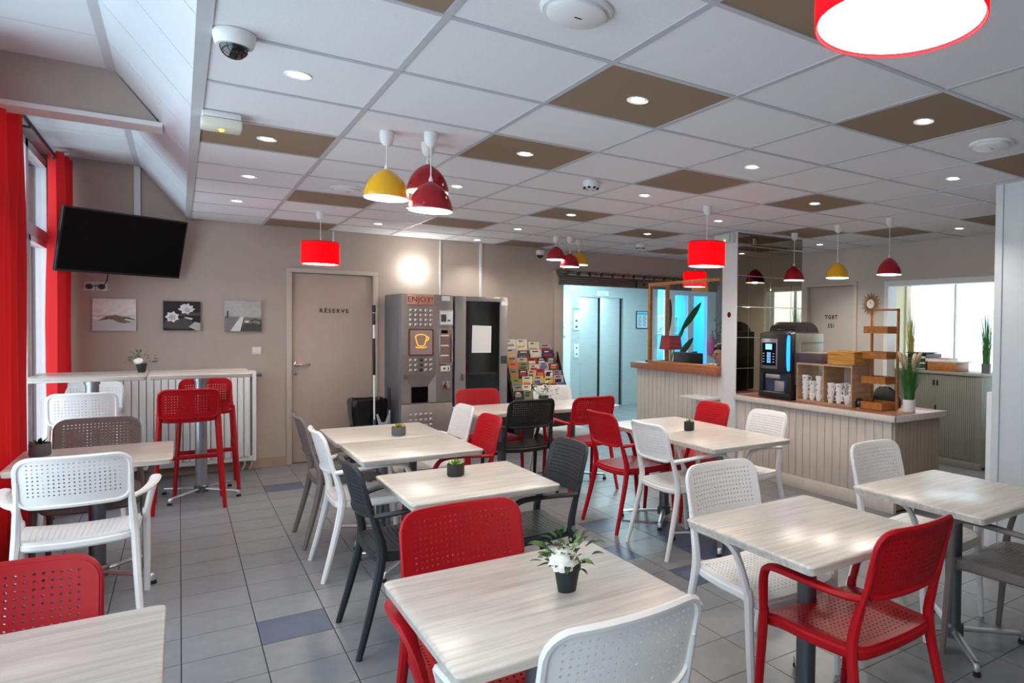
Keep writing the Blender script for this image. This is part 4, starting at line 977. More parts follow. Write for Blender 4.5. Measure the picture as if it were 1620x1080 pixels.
# ------------------------------------------------------------------ back wall fittings
def fittings():
    t = thing('wall_lamp', 'round glowing wall lamp above the coffee vending machine', 'wall lamp', (2.07, 5.99, 2.10))
    MB().lathe([(.115, 0), (.115, -.02), (.105, -.03)], 28, (2.07, 5.998, 2.10), 'y').build('base', WHITEP, t, True)
    MB().lathe([(.118, -.012), (.112, -.045), (.08, -.068), (.045, -.082), (0.0001, -.086)], 28, (2.07, 5.998, 2.10), 'y').build('globe', mat('globe_glow', (255, 250, 240), .4, emit=(255, 248, 236), estr=12.), t, True)
    lamp('POINT', 'lamp_light', t, (0, -.18, 0), 3, (1, .97, .92), shadow_soft_size=.08)
    for x, r_, lb in ((2.365, .008, 'thin white cable conduit above the coffee vending machine'), (2.845, .016, 'wide white cable conduit above the snack vending machine')):
        c = thing('cable_conduit', lb, 'conduit', (x, 5.99, 1.8)); MB().box(x-r_, 5.985, 1.8, x+r_, 5.999, 2.47, .002).build('duct', WHITEP, c, True); MB().box(x-r_-.005, 5.983, 2.08, x+r_+.005, 5.999, 2.095, .002).build('clip', WHITEP, c, True)
    c = thing('cable_conduit', 'short white cable conduit above the storeroom door', 'conduit', (1.33, 5.99, 2.1))
    MB().box(1.235, 5.985, 2.30, 1.25, 5.999, 2.47, .002).build('duct', WHITEP, c, True); MB().box(1.20, 5.98, 2.275, 1.285, 5.999, 2.30, .002).build('junction_box', WHITEP, c, True)
    c = thing('cable_conduit', 'white cable conduit high at the lobby opening corner', 'conduit', (3.95, 5.99, 2.2))
    MB().box(3.94, 5.985, 2.215, 3.965, 5.999, 2.47, .002).build('duct', WHITEP, c, True)
    t = thing('security_camera', 'small dome camera on back wall beside the lobby opening', 'camera', (3.60, 5.94, 2.40))
    MB().lathe([(.05, .03), (.055, .0), (.05, -.02), (.045, -.03)], 20, (3.60, 5.945, 2.41)).build('housing', WHITEP, t, True); MB().ball((3.60, 5.945, 2.378), .04, 16, 8).build('dome', mat('dome_dark', (18, 18, 20), .08), t, True); MB().box(3.58, 5.95, 2.40, 3.62, 5.999, 2.44, .004).build('mount', WHITEP, t, True)
fittings()
# ------------------------------------------------------------------ coffee counter
def counter():
    t = thing('coffee_counter', 'plank clad coffee counter with a reddish top in front of mirrors', 'counter', (4.8, 2.1, 0))
    MB().box(4.53, 1.18, .02, 5.12, 3.095, .755).build('carcass', mat('plank_joint', (96, 88, 82), .8), t, True, smooth=0)
    tp = MB(); tp.box(4.46, 1.12, .752, 5.17, 3.097, .798, .004); tp.build('worktop', COUNTT, t, True)
    MB().box(4.452, 1.112, .748, 4.462, 3.097, .800, .002).build('front_edge', PLANKW, t, True); MB().box(4.452, 1.112, .748, 5.17, 1.122, .800, .002).build('side_edge', PLANKW, t, True)
    y = 1.185
    while y < 3.07:
        MB().box(4.505, y+.0028, .115, 4.53, min(y+.0895, 3.095)-.0028, .748, .002).build('plank', PLANKW, t, True); y += .0895
    x = 4.507
    while x < 5.1:
        MB().box(x+.002, 1.155, .02, x+.052-.002, 1.18, .748, .002).build('plank', mat('plank_taupe', (168, 150, 134), .6, var=.05, objrand=.02), t, True); x += .052
    MB().box(4.495, 1.15, 0, 4.535, 3.095, .112, .003).build('plinth', PLANKW, t, True)
    # coffee machine
    Z0 = .80; t = thing('coffee_machine', 'black countertop coffee machine with glowing blue side strips', 'coffee machine', (4.78, 2.6, Z0))
    MB().box(4.575, 2.375, Z0+.01, 4.99, 2.815, 1.445, .012).build('body', BLACK, t, True)
    MB().box(4.60, 2.368, .95, 4.985, 2.376, 1.44, .002).build('side_panel', mat('machine_side', (124, 124, 112), .3, .5), t, True)
    MB().tube([(4.66, 2.366, .95), (4.66, 2.366, 1.33), (4.68, 2.366, 1.35), (4.97, 2.366, 1.35)], .004, 6, smooth=False).build('side_trim', CHROME, t, True)
    m = MB(); m.box(4.545, 2.375, 1.045, 4.578, 2.815, 1.44, .010); m.box(4.545, 2.375, .845, 4.578, 2.43, 1.05, .006); m.box(4.545, 2.76, .845, 4.578, 2.815, 1.05, .006); m.box(4.535, 2.375, .805, 4.578, 2.815, .862, .008)
    m.build('door', BLACK, t, True)
    MB().box(4.573, 2.43, .862, 4.577, 2.76, 1.045).build('brew_cavity', mat('cavity_blue', (58, 58, 92), .2, .3), t, True)
    MB().box(4.538, 2.44, .862, 4.578, 2.75, .868).build('drip_tray', CHROME, t, True)
    MB().box(4.55, 2.47, .875, 4.574, 2.60, .975, .004).build('cup_grille', ALU, t, True); MB().box(4.55, 2.53, .995, 4.574, 2.73, 1.035, .004).build('spout', ALU, t, True)
    MB().box(4.538, 2.555, 1.088, 4.547, 2.787, 1.385, .012).build('control_panel', mat('panel_chrome', (150, 152, 158), .25, .7), t, True)
    MB().box(4.5358, 2.575, 1.12, 4.5385, 2.767, 1.345).build('control_face', SCREEN, t, True)
    MB().box(4.5335, 2.628, 1.277, 4.5362, 2.718, 1.332).build('display', BLUESC, t, True)
    for i in range(4):
        for j in range(2): MB().lathe([(.0075, -.001), (.012, -.001), (.012, .001), (.0075, .001)], 12, (4.5348, 2.657+j*.028, 1.238-i*.027), 'x', close=True).build('key_ring', BLUESC, t, True)
        for y in (2.595, 2.735): MB().box(4.5345, y, 1.234-i*.027, 4.536, y+.022, 1.24-i*.027).build('key_label', PAPER, t, True)
    for y in (2.405,): MB().tube([(4.545, y, 1.08), (4.54, y, 1.12), (4.537, y, 1.25), (4.54, y, 1.38), (4.545, y, 1.42)], [(.012, .010), (.022, .010), (.025, .010), (.022, .010), (.012, .01)] if y < 2.5 else [(.008, .008)]*5, 8, up=(0, 1, 0)).build('light_strip', BLUELED, t, True)
    m = MB(); prof = [(cos(a)*.17, sin(a)*.11) for a in [pi*k/14 for k in range(15)]]
    m.prism([(4.80+x, 1.442+z) for x, z in prof], 2.42, 2.77, 'xz'); m.build('hopper', mat('hopper_dark', (40, 36, 36), .1), t, True)
    MB().box(4.575, 2.40, 1.44, 4.95, 2.79, 1.452, .004).build('lid', BLACK, t, True)
    # cube shelf
    t = thing('cube_shelf', 'pale wooden two cube shelf full of white cups', 'shelf', (4.75, 2.02, Z0))
    y0, y1, x0, x1, z1 = 1.68, 2.355, 4.60, 4.90, 1.165; b = .016
    MB().box(x0, y0, Z0, x1, y1, Z0+b).build('bottom_board', OAK, t, True); MB().box(x0, y0, z1-b, x1, y1, z1).build('top_board', OAK, t, True)
    for y in (y0, (y0+y1)/2-b/2, y1-b): MB().box(x0, y, Z0+b, x1, y+b, z1-b).build('upright', OAK, t, True)
    MB().box(x1-.02, y0+.16, Z0+b, x1-.012, y1-.12, z1-b).build('back_board', mat('back_board_beige', (186, 168, 148), .6), t, True)
    b1 = thing('storage_box', 'dark brown box on the cube shelf beside the coffee machine', 'box', (4.72, 2.2, 1.166))
    MB().box(4.61, 2.045, 1.166, 4.86, 2.385, 1.25, .003).build('base', mat('box_brown', (74, 62, 64), .6, var=.15), b1, True); MB().box(4.607, 2.042, 1.25, 4.863, 2.388, 1.262, .003).build('lid', mat('box_lid', (112, 98, 90), .6), b1, True)
    b2 = thing('wooden_crate', 'yellow wooden crate with flame like grain on cube shelf', 'crate', (4.72, 1.8, 1.166))
    for k in range(3): MB().box(4.605, 1.665, 1.168+k*.041, 4.617, 1.972, 1.168+k*.041+.039, .002).build('slat', PINE, b2, True); MB().box(4.87, 1.665, 1.168+k*.041, 4.882, 1.972, 1.168+k*.041+.039, .002).build('slat', PINE, b2, True)
    for y in (1.665, 1.96): MB().box(4.617, y, 1.168, 4.87, y+.012, 1.29).build('end_board', PINE, b2, True)
    MB().box(4.617, 1.677, 1.166, 4.87, 1.96, 1.172).build('bottom', PINE, b2, True)
    # cups
    def cupmesh(r, h): return MB().lathe([(0.0001, .0), (r*.55, 0), (r*.62, .004), (r*.78, h*.38), (r*.96, h*.86), (r, h), (r-.003, h), (r*.76, h*.4), (r*.5, .006), (0.0001, .006)], 20).mesh('bowl', 50)
    cm = cupmesh(.036, .072); hm = MB().tube([(.031, 0, .058), (.050, 0, .058), (.054, 0, .040), (.046, 0, .024), (.029, 0, .022)], .0042, 6).mesh('handle')
    mk = MB().add([(.0362*cos(a), .0362*sin(a), z) for a in (-.2, 0, .2) for z in (.042, .058)], [(0, 2, 3, 1), (2, 4, 5, 3)]).mesh('logo')
    stacks = [('the cube beside the coffee machine', 2.285, 4.655, 4, 'front left'), ('the cube beside the coffee machine', 2.205, 4.665, 3, 'front middle'), ('the cube beside the coffee machine', 2.113, 4.655, 4, 'front right'), ('the cube beside the coffee machine', 2.16, 4.75, 3, 'rear'),
              ('the cube nearer the wooden ladder', 1.96, 4.645, 3, 'front left'), ('the cube nearer the wooden ladder', 1.872, 4.655, 3, 'front middle'), ('the cube nearer the wooden ladder', 1.79, 4.73, 3, 'rear right'), ('the cube nearer the wooden ladder', 1.885, 4.76, 3, 'rear')]
    on = ['bottom', 'second', 'third', 'top']
    LOGO = mat('logo_grey', (150, 146, 144), .4)
    rnd = random.Random(9)
    for where, y, x, n, pos in stacks:
        for k in range(n):
            nm = 'top' if k == n-1 else on[k]
            c = thing('cup', 'white cup, %s of %s stack in %s' % (nm, pos, where), 'cup', (x, y, Z0+b+.052*k+(.0 if k == 0 else .004)), rnd.uniform(-.5, .8)-pi/2, 'stacked white cups')
            place(cm, 'bowl', CERAM, c); place(hm, 'handle', CERAM, c); place(mk, 'logo', LOGO, c, rot=(0, 0, -pi/2-.2))
    c = thing('mug', 'single larger white mug with handle in front of cups', 'mug', (4.64, 1.757, Z0+b), 2.0)
    place(cupmesh(.042, .085), 'bowl', CERAM, c); h_ = place(hm, 'handle', CERAM, c, (.006, 0, .008)); h_.scale = (1.15, 1, 1.15)
    # ladder rack with four boxes
    t = thing('ladder_rack', 'narrow bamboo ladder rack with four open boxes', 'ladder rack', (4.80, 1.53, Z0))
    for y in (1.365, 1.64):
        MB().box(4.80, y-.009, Z0+.004, 4.822, y+.009, 1.67, .002).build('upright', BAMBOO, t, True)
    MB().box(4.80, 1.356, 1.652, 4.822, 1.649, 1.67, .002).build('top_rail', BAMBOO, t, True)
    for k, (z, d) in enumerate(((Z0+.002, .17), (1.02, .13), (1.235, .12), (1.455, .11))):
        bxp = bpy.data.objects.new('tray', None); COL.objects.link(bxp); bxp.parent = t
        xa, xb, ya, yb, hh = 4.822-d, 4.822+.03, 1.40, 1.655, .062
        q = MB(); q.box(xa, ya, z, xa+.008, yb, z+hh); q.box(xb-.008, ya, z, xb, yb, z+hh); q.box(xa+.008, ya, z, xb-.008, ya+.008, z+hh); q.box(xa+.008, yb-.008, z, xb-.008, yb, z+hh); q.box(xa+.008, ya+.008, z, xb-.008, yb-.008, z+.006)
        q.build('tray', BAMBOO, t, True, smooth=0); bpy.data.objects.remove(bxp)
    # little things
    j = thing('black_jar', 'small black jar standing between cube shelf and ladder rack', 'jar', (4.67, 1.655, Z0))
    MB().lathe([(.030, 0), (.034, .01), (.033, .05), (.024, .078), (.012, .086), (0.0001, .087)], 18).build('body', mat('gloss_black', (20, 20, 22), .1), j); MB().lathe([(.036, .0), (.036, .004), (.03, .005)], 18).build('base_ring', CHROME, j)
    g = thing('cloth_bundle', 'black cloth bundle heaped behind the ladder rack', 'cloth', (4.98, 1.6, Z0))
    L_ = []
    for z, a_, b_ in ((0, .10, .13), (.04, .11, .14), (.09, .10, .12), (.14, .07, .09), (.17, .03, .045)): L_.append([(4.99+a_*cos(k*pi/7)+.012*sin(3*k), 1.60+b_*sin(k*pi/7)+.012*cos(2.3*k)+z*.2, Z0+z+.008*sin(k*1.7)*(z > 0)) for k in range(14)])
    loft(MB(), L_).build('folds', mat('cloth_black', (24, 26, 30), .9, var=.2, bump=.5, bscale=30), g, True, smooth=80)
    # grass in a white pot
    t = thing('potted_grass', 'tall green grass with pampas plumes in a white pot', 'plant', (4.80, 1.235, Z0))
    MB().lathe([(.050, 0), (.052, .004), (.052, .105), (.048, .105), (.047, .09), (0.0001, .09)], 28).build('pot', CERAM, t)
    def blades(n, base_r, hgt, spread, sd, wd=.0035):
        rnd = random.Random(sd); m = MB()
        for k in range(n):
            a = rnd.uniform(0, 2*pi); r0 = base_r*sqrt(rnd.random()); hh = hgt*rnd.uniform(.55, 1); sp = spread*rnd.uniform(.15, 1)
            d = Vector((cos(a), sin(a), 0)); s_ = Vector((-sin(a), cos(a), 0)); vs = []
            for i in range(5):
                q = i/4; p = d*(r0+sp*q**2)+Vector((0, 0, hh*(q-.10*q*q*(sp/spread)))); w_ = wd*(1-q*.9); vs += [p-s_*w_/2, p+s_*w_/2]
            m.add(vs, [(2*i, 2*i+1, 2*i+3, 2*i+2) for i in range(4)])
        return m
    bl = blades(330, .04, .46, .19, 1, .005); bl.v = [(x, y, z+.09) for x, y, z in bl.v]; o = bl.build('blades', GRASS, t, smooth=0); o['kind'] = 'stuff'
    rnd = random.Random(4)
    for k in range(6):
        a = k*1.05; dx, dy = cos(a)*.05, sin(a)*.06; zt = .50+rnd.uniform(-.05, .03)
        MB().tube([(0, 0, .09), (dx*.4, dy*.4, .3), (dx, dy, zt-.08)], .0015, 5).build('stem', GRASSY, t)
        p = MB(); p.tube([(dx*.95, dy*.95, zt-.10), (dx*1.15, dy*1.15, zt-.05), (dx*1.4, dy*1.4, zt), (dx*1.75, dy*1.75, zt+.02)], [.006, .020, .018, .003], 8)
        rr = random.Random(k)
        for q in range(70):
            s = rr.random(); c = Vector((dx*(.95+.7*s), dy*(.95+.7*s), zt-.10+.12*s)); d = Vector((rr.uniform(-1, 1), rr.uniform(-1, 1), rr.uniform(-.3, 1))).normalized()*.034; e = Vector((0, 0, .0012)).cross(d).normalized()*.0012 if d.length else Vector((.001, 0, 0))
            p.add([c-e, c+e, c+d], [(0, 1, 2)])
        p.build('plume', PLUME, t, smooth=60)
    # grey tambour cabinet
    t = thing('tambour_cabinet', 'low grey tambour door cabinet under the bright window', 'cabinet', (6.78, 2.2, 0))
    MB().box(6.66, 1.64, .03, 7.05, 2.74, 1.0, .004).build('carcass', GREYCAB, t, True); MB().box(6.62, 1.62, 1.0, 7.07, 2.745, 1.03, .004).build('top', mat('cabinet_top', (150, 150, 142), .45), t, True)
    MB().box(6.63, 1.64, .0, 6.66, 2.74, .08, .002).build('plinth', GREYCAB, t, True)
    MB().box(6.635, 1.64, .08, 6.66, 1.70, 1.0, .003).build('frame_stile', GREYCAB, t, True); MB().box(6.635, 2.69, .08, 6.66, 2.74, 1.0, .003).build('frame_stile', GREYCAB, t, True)
    y = 1.703; k = 0
    while y < 2.685:
        MB().box(6.645, y+.001, .085, 6.66, y+.0235, .985, .003).build('slat', GREYCAB, t, True); y += .0245
    for y, z in ((2.17, .90), (2.215, .90), (2.19, .62)): MB().box(6.628, y-.008, z-.03, 6.645, y+.008, z+.03, .003).build('handle', BLACK, t, True)
    # things on the cabinet
    ct = 1.031
    t = thing('letter_tray', 'black stacked letter trays with papers on the grey cabinet', 'letter tray', (6.80, 2.45, ct))
    for k in range(3):
        z = ct+k*.062; m = MB(); m.box(6.66, 2.33, z, 6.96, 2.58, z+.006); m.box(6.66, 2.33, z, 6.96, 2.338, z+.055); m.box(6.66, 2.572, z, 6.96, 2.58, z+.055); m.box(6.952, 2.33, z, 6.96, 2.58, z+.055); m.build('tray', BLACK, t, True, smooth=0)
        MB().box(6.655, 2.35, z+.007, 6.93, 2.50, z+.014+.006*k).build('paper', PAPER, t, True)
    MB().box(6.66, 2.33, ct+.186, 6.96, 2.60, ct+.194).build('cover', BLACKM, t, True)
    t = thing('wooden_box', 'plain wooden box beside the letter trays', 'box', (6.78, 2.12, ct)); MB().box(6.65, 1.96, ct, 6.92, 2.31, ct+.09, .003).build('body', BAMBOO, t, True); MB().box(6.647, 1.957, ct+.09, 6.923, 2.313, ct+.1, .003).build('lid', OAK, t, True)
    t = thing('book', 'red edged white book lying on the wooden box', 'book', (6.78, 2.12, ct+.101)); MB().box(6.64, 2.07, ct+.101, 6.88, 2.33, ct+.135, .002).build('pages', PAPER, t, True); MB().box(6.637, 2.065, ct+.135, 6.882, 2.333, ct+.14, .001).build('cover', mat('book_red', (190, 60, 70), .5), t, True)
    t = thing('paper_sheets', 'loose greenish papers beside the red edged book', 'papers', (6.8, 1.98, ct+.101)); MB().box(6.66, 1.86, ct+.1015, 6.86, 2.06, ct+.112).build('sheets', mat('paper_green', (214, 220, 190), .7), t, True)
    for i, (y, x, lb) in enumerate(((2.70, 6.86, 'tall yellow green grass plant at the left window reveal'), (1.60, 6.80, 'tall green grass plant against the white pillar edge'))):
        t = thing('potted_grass', lb, 'plant', (x, y+(-.03 if i == 0 else .09), ct))
        MB().lathe([(.045, 0), (.05, .10), (.046, .10), (.045, .085), (0.0001, .085)], 20).build('pot', CERAM if i == 0 else POTG, t)
        q = blades(120, .04, .86 if i == 0 else .86, .17, 20+i, .006); q.v = [(a, b_, c+.08) for a, b_, c in q.v]; o = q.build('blades', GRASSY if i == 0 else GRASS, t, smooth=0); o['kind'] = 'stuff'
    # sunburst clock
    t = thing('sunburst_clock', 'golden sunburst wall clock between the door and window', 'clock', (6.495, 2.985, 1.785))
    MB().lathe([(.0001, -.02), (.052, -.02), (.056, -.012), (.056, 0)], 24, ax='x').build('dial', CERAM, t)
    ry = MB().tube([(0, .052, 0), (0, .135, 0)], [.007, .004], 6, smooth=False).mesh('ray'); rs_ = MB().tube([(0, .052, 0), (0, .108, 0)], [.006, .004], 6, smooth=False).mesh('ray')
    for k in range(32): place(ry if k % 2 == 0 else rs_, 'ray', mat('gold_wood', (158, 112, 58), .4), t, (-.008, 0, 0), (2*pi*k/32, 0, 0))
    MB().box(-.0225, -.0015, 0, -.0205, .0015, .034).build('hand', INK, t); MB().box(-.0225, -.026, -.0015, -.0205, 0, .0015).build('hand', INK, t)
counter()
# ------------------------------------------------------------------ reception desk
def reception():
    t = thing('reception_desk', 'white plank reception desk with reddish wooden top beside partition', 'desk', (4.75, 4.2, 0))
    MB().box(4.525, 3.345, .02, 4.60, 5.03, .965).build('carcass', mat('plank_joint', (96, 88, 82), .8), t, True, smooth=0); MB().box(4.60, 4.96, .02, 5.0, 5.03, .965).build('end_panel', WALLG, t, True)
    MB().box(4.42, 3.345, .968, 4.88, 5.06, 1.042, .004).build('worktop', COUNTT, t, True); MB().box(4.60, 3.345, .72, 5.10, 4.96, .75, .003).build('staff_top', OAK, t, True)
    y = 3.345; k = 0
    while y < 5.02:
        MB().box(4.50, y+.004, .02, 4.525, min(y+.0885, 5.03)-.004, .967, .002).build('plank', PLANKW, t, True); y += .0885
    MB().box(4.28, 3.36, .715, 4.50, 3.80, .74, .004).build('side_shelf', WHITEP, t, True)
    s = thing('glass_screen', 'glass screen in a varnished pine frame on the reception desk', 'screen', (4.46, 4.0, 1.042))
    P_ = lambda *a: MB().box(*a, .003).build('frame_bar', FRAMEW, s, True)
    P_(4.44, 3.345, 1.042, 4.48, 4.70, 1.078); P_(4.44, 3.345, 1.975, 4.48, 4.70, 2.01); P_(4.44, 4.66, 1.078, 4.48, 4.70, 1.975); P_(4.48, 4.66, 1.042, 4.73, 4.70, 1.075); P_(4.48, 4.66, 1.975, 4.73, 4.70, 2.008); P_(4.69, 4.66, 1.075, 4.73, 4.70, 1.975)
    MB().box(4.457, 3.345, 1.078, 4.463, 4.66, 1.975).build('pane', GLASS, s, True); MB().box(4.48, 4.677, 1.075, 4.69, 4.683, 1.975).build('pane', GLASS, s, True)
    l = thing('table_lamp', 'small table lamp with a dark red shade on reception', 'lamp', (4.62, 4.47, 1.043))
    MB().lathe([(.05, 0), (.05, .012), (.018, .02), (.010, .03), (.010, .2)], 20).build('base', FRAMEW, l)
    m = MB()
    m.add([(sx*a, sy*b_, z) for (a, b_, z) in ((.095, .105, .17), (.08, .085, .335)) for sx, sy in ((-1, -1), (1, -1), (1, 1), (-1, 1))], [(0, 1, 5, 4), (1, 2, 6, 5), (2, 3, 7, 6), (3, 0, 4, 7)])
    m.build('shade', mat('shade_darkred', (150, 24, 48), .8), l, smooth=0)
    mo = thing('monitor', 'black computer monitor seen from behind on reception desk', 'monitor', (5.0, 4.63, .751))
    MB().box(4.985, 4.34, .84, 5.015, 4.93, 1.165, .006).build('screen_back', BLACK, mo, True); MB().box(5.0, 4.59, .755, 5.03, 4.67, .95, .004).build('neck', BLACK, mo, True); MB().box(4.93, 4.52, .751, 5.09, 4.75, .761, .003).build('foot', BLACK, mo, True)
    y = thing('yellow_panel', 'yellow sign panel hanging high behind the reception pendant', 'sign', (5.75, 5.4, 1.98))
    MB().box(5.60, 5.34, 1.98, 5.87, 5.37, 2.23, .004).build('board', ENYEL, y, True)
    for x in (5.64, 5.83): MB().cyl((x, 5.355, 2.23), (x, 5.355, 2.47), .004, n=8).build('hanger', STEELD, y, True)
    tr = thing('small_dish', 'small dark dish at the end of the reception top', 'dish', (4.56, 4.86, 1.043)); MB().lathe([(.035, 0), (.05, .018), (.047, .018), (.034, .005), (.0001, .005)], 18).build('bowl', BLACK, tr); MB().lathe([(.02, .006), (.02, .03), (.0001, .032)], 12).build('insert', STEELD, tr)
    # bird of paradise plant
    p = thing('potted_strelitzia', 'tall plant with big paddle leaves behind the reception', 'plant', (6.72, 7.6, 0))
    MB().lathe([(.14, 0), (.17, .34), (.165, .34), (.155, .30), (.0001, .30)], 24).build('pot', CERAM, p)
    for k, (dx, dz, L_, tx, ty, wd) in enumerate(((.26, 1.42, .60, .35, -.5, .17), (-.02, 1.35, .62, -.12, -.15, .15), (.24, .95, .42, .55, -.3, .15), (.12, .85, .5, .75, -.2, .11), (.05, .78, .36, -.2, -.6, .16), (-.06, .62, .4, -.3, -.3, .16), (.3, 1.22, .3, .2, .1, .10))):
        b = Vector((0, 0, .28)); e = Vector((dx, -.1+.03*k, dz)); MB().tube([tuple(b), tuple((b+e)/2+Vector((-.03, 0, .1))), tuple(e)], .010, 6).build('stem', LEAF, p)
        d = Vector((tx, ty, 1 if k < 3 else .35)).normalized(); s_ = Vector((d.z, .25, -d.x)).normalized(); u = s_.cross(d).normalized(); vs = []; fs = []
        for i in range(9):
            q = i/8; w_ = wd/2*sin(pi*(.06+.92*q))**.7; c = e+d*L_*q+u*(.06*q*q)
            vs += [c-s_*w_+u*w_*.3, c, c+s_*w_+u*w_*.3]
        for i in range(8): a = 3*i; fs += [(a, a+1, a+4, a+3), (a+1, a+2, a+5, a+4)]
        m = MB().add(vs, fs); m.add([tuple(Vector(v)-u*.0015) for v in vs], [tuple(reversed(f)) for f in fs]); m.build('leaf', LEAFD if k % 2 else LEAF, p, smooth=60)
    # dried twigs in a vase and a rose cushion shape near the door
    tw = thing('twig_vase', 'vase with dried twigs beside the seated receptionist', 'vase', (7.42, 7.0, .0))
    MB().lathe([(.07, 0), (.10, .3), (.06, .62), (.035, .78), (.045, .85), (.04, .85), (.03, .78), (.0001, .7)], 20).build('body', BLACK, tw)
    rnd = random.Random(2)
    for k in range(6):
        e = Vector((rnd.uniform(-.12, .12), rnd.uniform(-.12, .12), rnd.uniform(1.35, 1.68))); mdl = Vector((e.x*.4, e.y*.4, 1.1)); m = MB().tube([(0, 0, .75), tuple(mdl), tuple(e)], .003, 5)
        for q in range(5): c = mdl.lerp(e, .3+.14*q); m.ball(c+Vector((rnd.uniform(-.03, .03), rnd.uniform(-.03, .03), 0)), .014, 8, 5)
        m.build('twig', mat('twig_grey', (70, 64, 58), .8), tw)
    cu = thing('pink_bag', 'pink bag hanging from the glazed door handle behind reception', 'bag', (8.47, 8.50, .90)); MB().lathe([(.03, .0), (.09, .02), (.10, .12), (.095, .26), (.06, .33), (.03, .36), (.0001, .365)], 18).build('body', mat('bag_pink', (196, 70, 108), .6, var=.2, scale=20), cu); MB().tube([(-.03, 0, .35), (-.01, .02, .42), (.01, .02, .42), (.03, 0, .35)], .006, 6).build('strap', MATS['bag_pink'], cu)
reception()

def receptionist():
    px, py = 5.16, 4.155
    t = thing('person', 'seated receptionist with dark hair and glasses holding paper, dark top', 'person', (px, py, 0))
    # local axes: person faces -x and a little to the camera; joints as one skinned figure
    J = [(0, 0, .50), (.02, 0, .62), (.02, 0, .80), (.0, 0, .92), (-.015, 0, .99), (-.03, 0, 1.045), (-.035, 0, 1.10), (-.03, 0, 1.165),       # pelvis..crown 0-7
         (.01, -.17, .90), (-.06, -.22, .70), (-.22, -.14, .80), (-.215, -.06, .93), (.01, .17, .90), (-.06, .22, .70), (-.27, .16, .74), (-.35, .12, .76),   # arms 8-15
         (-.20, -.10, .50), (-.42, -.11, .48), (-.42, -.11, .25), (-.43, -.11, .07), (-.54, -.11, .04), (-.20, .10, .50), (-.42, .11, .48), (-.42, .11, .25), (-.43, .11, .07), (-.54, .11, .04)]
    E_ = [(0, 1), (1, 2), (2, 3), (3, 4), (4, 5), (5, 6), (6, 7), (3, 8), (8, 9), (9, 10), (10, 11), (3, 12), (12, 13), (13, 14), (14, 15), (0, 16), (16, 17), (17, 18), (18, 19), (19, 20), (0, 21), (21, 22), (22, 23), (23, 24), (24, 25)]
    R_ = [.15, .135, .15, .09, .052, .072, .086, .07, .065, .048, .036, .030, .065, .048, .036, .03, .085, .065, .055, .04, .035, .085, .065, .055, .04, .035]
    J = [(x, y, z+(.06 if z > .45 else 0)) for x, y, z in J]
    me = bpy.data.meshes.new('body'); me.from_pydata(J, E_, []); me.update()
    o = bpy.data.objects.new('body', me); COL.objects.link(o); o.parent = t
    o.modifiers.new('skin', 'SKIN'); sv = me.skin_vertices[0].data
    for i, r_ in enumerate(R_): sv[i].radius = (r_, r_*(.8 if i < 3 else 1)); sv[i].use_root = (i == 0)
    ss = o.modifiers.new('smooth', 'SUBSURF'); ss.levels = 2; ss.render_levels = 2
    dg = bpy.context.evaluated_depsgraph_get(); m2 = bpy.data.meshes.new_from_object(o.evaluated_get(dg)); o.modifiers.clear(); o.data = m2
    m2.materials.clear(); TOPD = mat('top_dark', (38, 36, 44), .85, var=.1); m2.materials.append(SKIN); m2.materials.append(TOPD)
    for p in m2.polygons:
        c = p.center; p.use_smooth = True
        p.material_index = 0 if (c.z > 1.025 or (c.x < -.17 and c.z > .76)) else 1
    FT = bpy.data.objects.new('head_details', None); COL.objects.link(FT); FT.parent = t; FT.location = (0, 0, .06)
    f = MB()     # facial features and hand fingers
    f.tube([(-.112, 0, 1.10), (-.135, 0, 1.085), (-.125, 0, 1.075)], [.008, .013, .008], 8); f.build('nose', SKIN, FT)
    MB().tube([(-.112, -.022, 1.052), (-.118, 0, 1.050), (-.112, .022, 1.052)], [.003, .006, .003], 6).build('mouth', mat('lips', (170, 90, 84), .5), FT)
    for s in (-1, 1):
        MB().ball((-.108, s*.032, 1.108), .011, 10, 6).build('eye', mat('eye_dark', (40, 30, 28), .3), FT); MB().ball((-.02, s*.088, 1.09), .022, 10, 6, (.6, .4, 1.2)).build('ear', SKIN, FT)
    g = MB()
    for s in (-1, 1): g.tube([(-.125+.004*abs(cos(a)), s*(.034+.024*cos(a)), 1.105+.019*sin(a)) for a in [2*pi*k/12 for k in range(12)]], .0022, 5, closed=True, smooth=False); g.tube([(-.12, s*.058, 1.11), (-.06, s*.09, 1.112), (-.02, s*.09, 1.10)], .0022, 5)
    g.tube([(-.128, -.01, 1.11), (-.128, .01, 1.11)], .0022, 5, smooth=False); g.build('glasses', BLACK, FT)
    h = MB(); h.ball((-.015, 0, 1.135), .105, 18, 12, (1.0, .93, .98)); h.tube([(.05, 0, 1.16), (.075, 0, 1.08), (.07, 0, .98)], [.07, .07, .04], 10)
    h.v = [(x if not (x < -.07 and z < 1.165) else -.055, y, z) for x, y, z in h.v]; h.build('hair', HAIR, FT, smooth=60)
    for k in range(4): MB().tube([(-.215, -.075+.017*k, .93), (-.225, -.072+.016*k, .965), (-.205, -.068+.015*k, .99-.004*abs(k-1.5)), (-.185, -.064+.014*k, .995)], [.0095, .009, .008, .006], 6).build('finger', SKIN, FT)
    MB().tube([(-.205, -.045, .925), (-.19, -.028, .95), (-.185, -.03, .975)], [.011, .010, .007], 6).build('thumb', SKIN, FT)
    for o in list(FT.children): o.parent = t; o.location.z += .06
    bpy.data.objects.remove(FT)
    pa = thing('paper_sheet', 'white paper held up by the seated receptionist', 'paper', (px-.2, py-.06, 1.06)); MB().box(-.09, -.10, -.012, .03, .03, -.009).build('sheet', PAPER, pa)
    c = thing('office_chair', 'dark office chair under the seated receptionist', 'chair', (px+.03, py, 0))
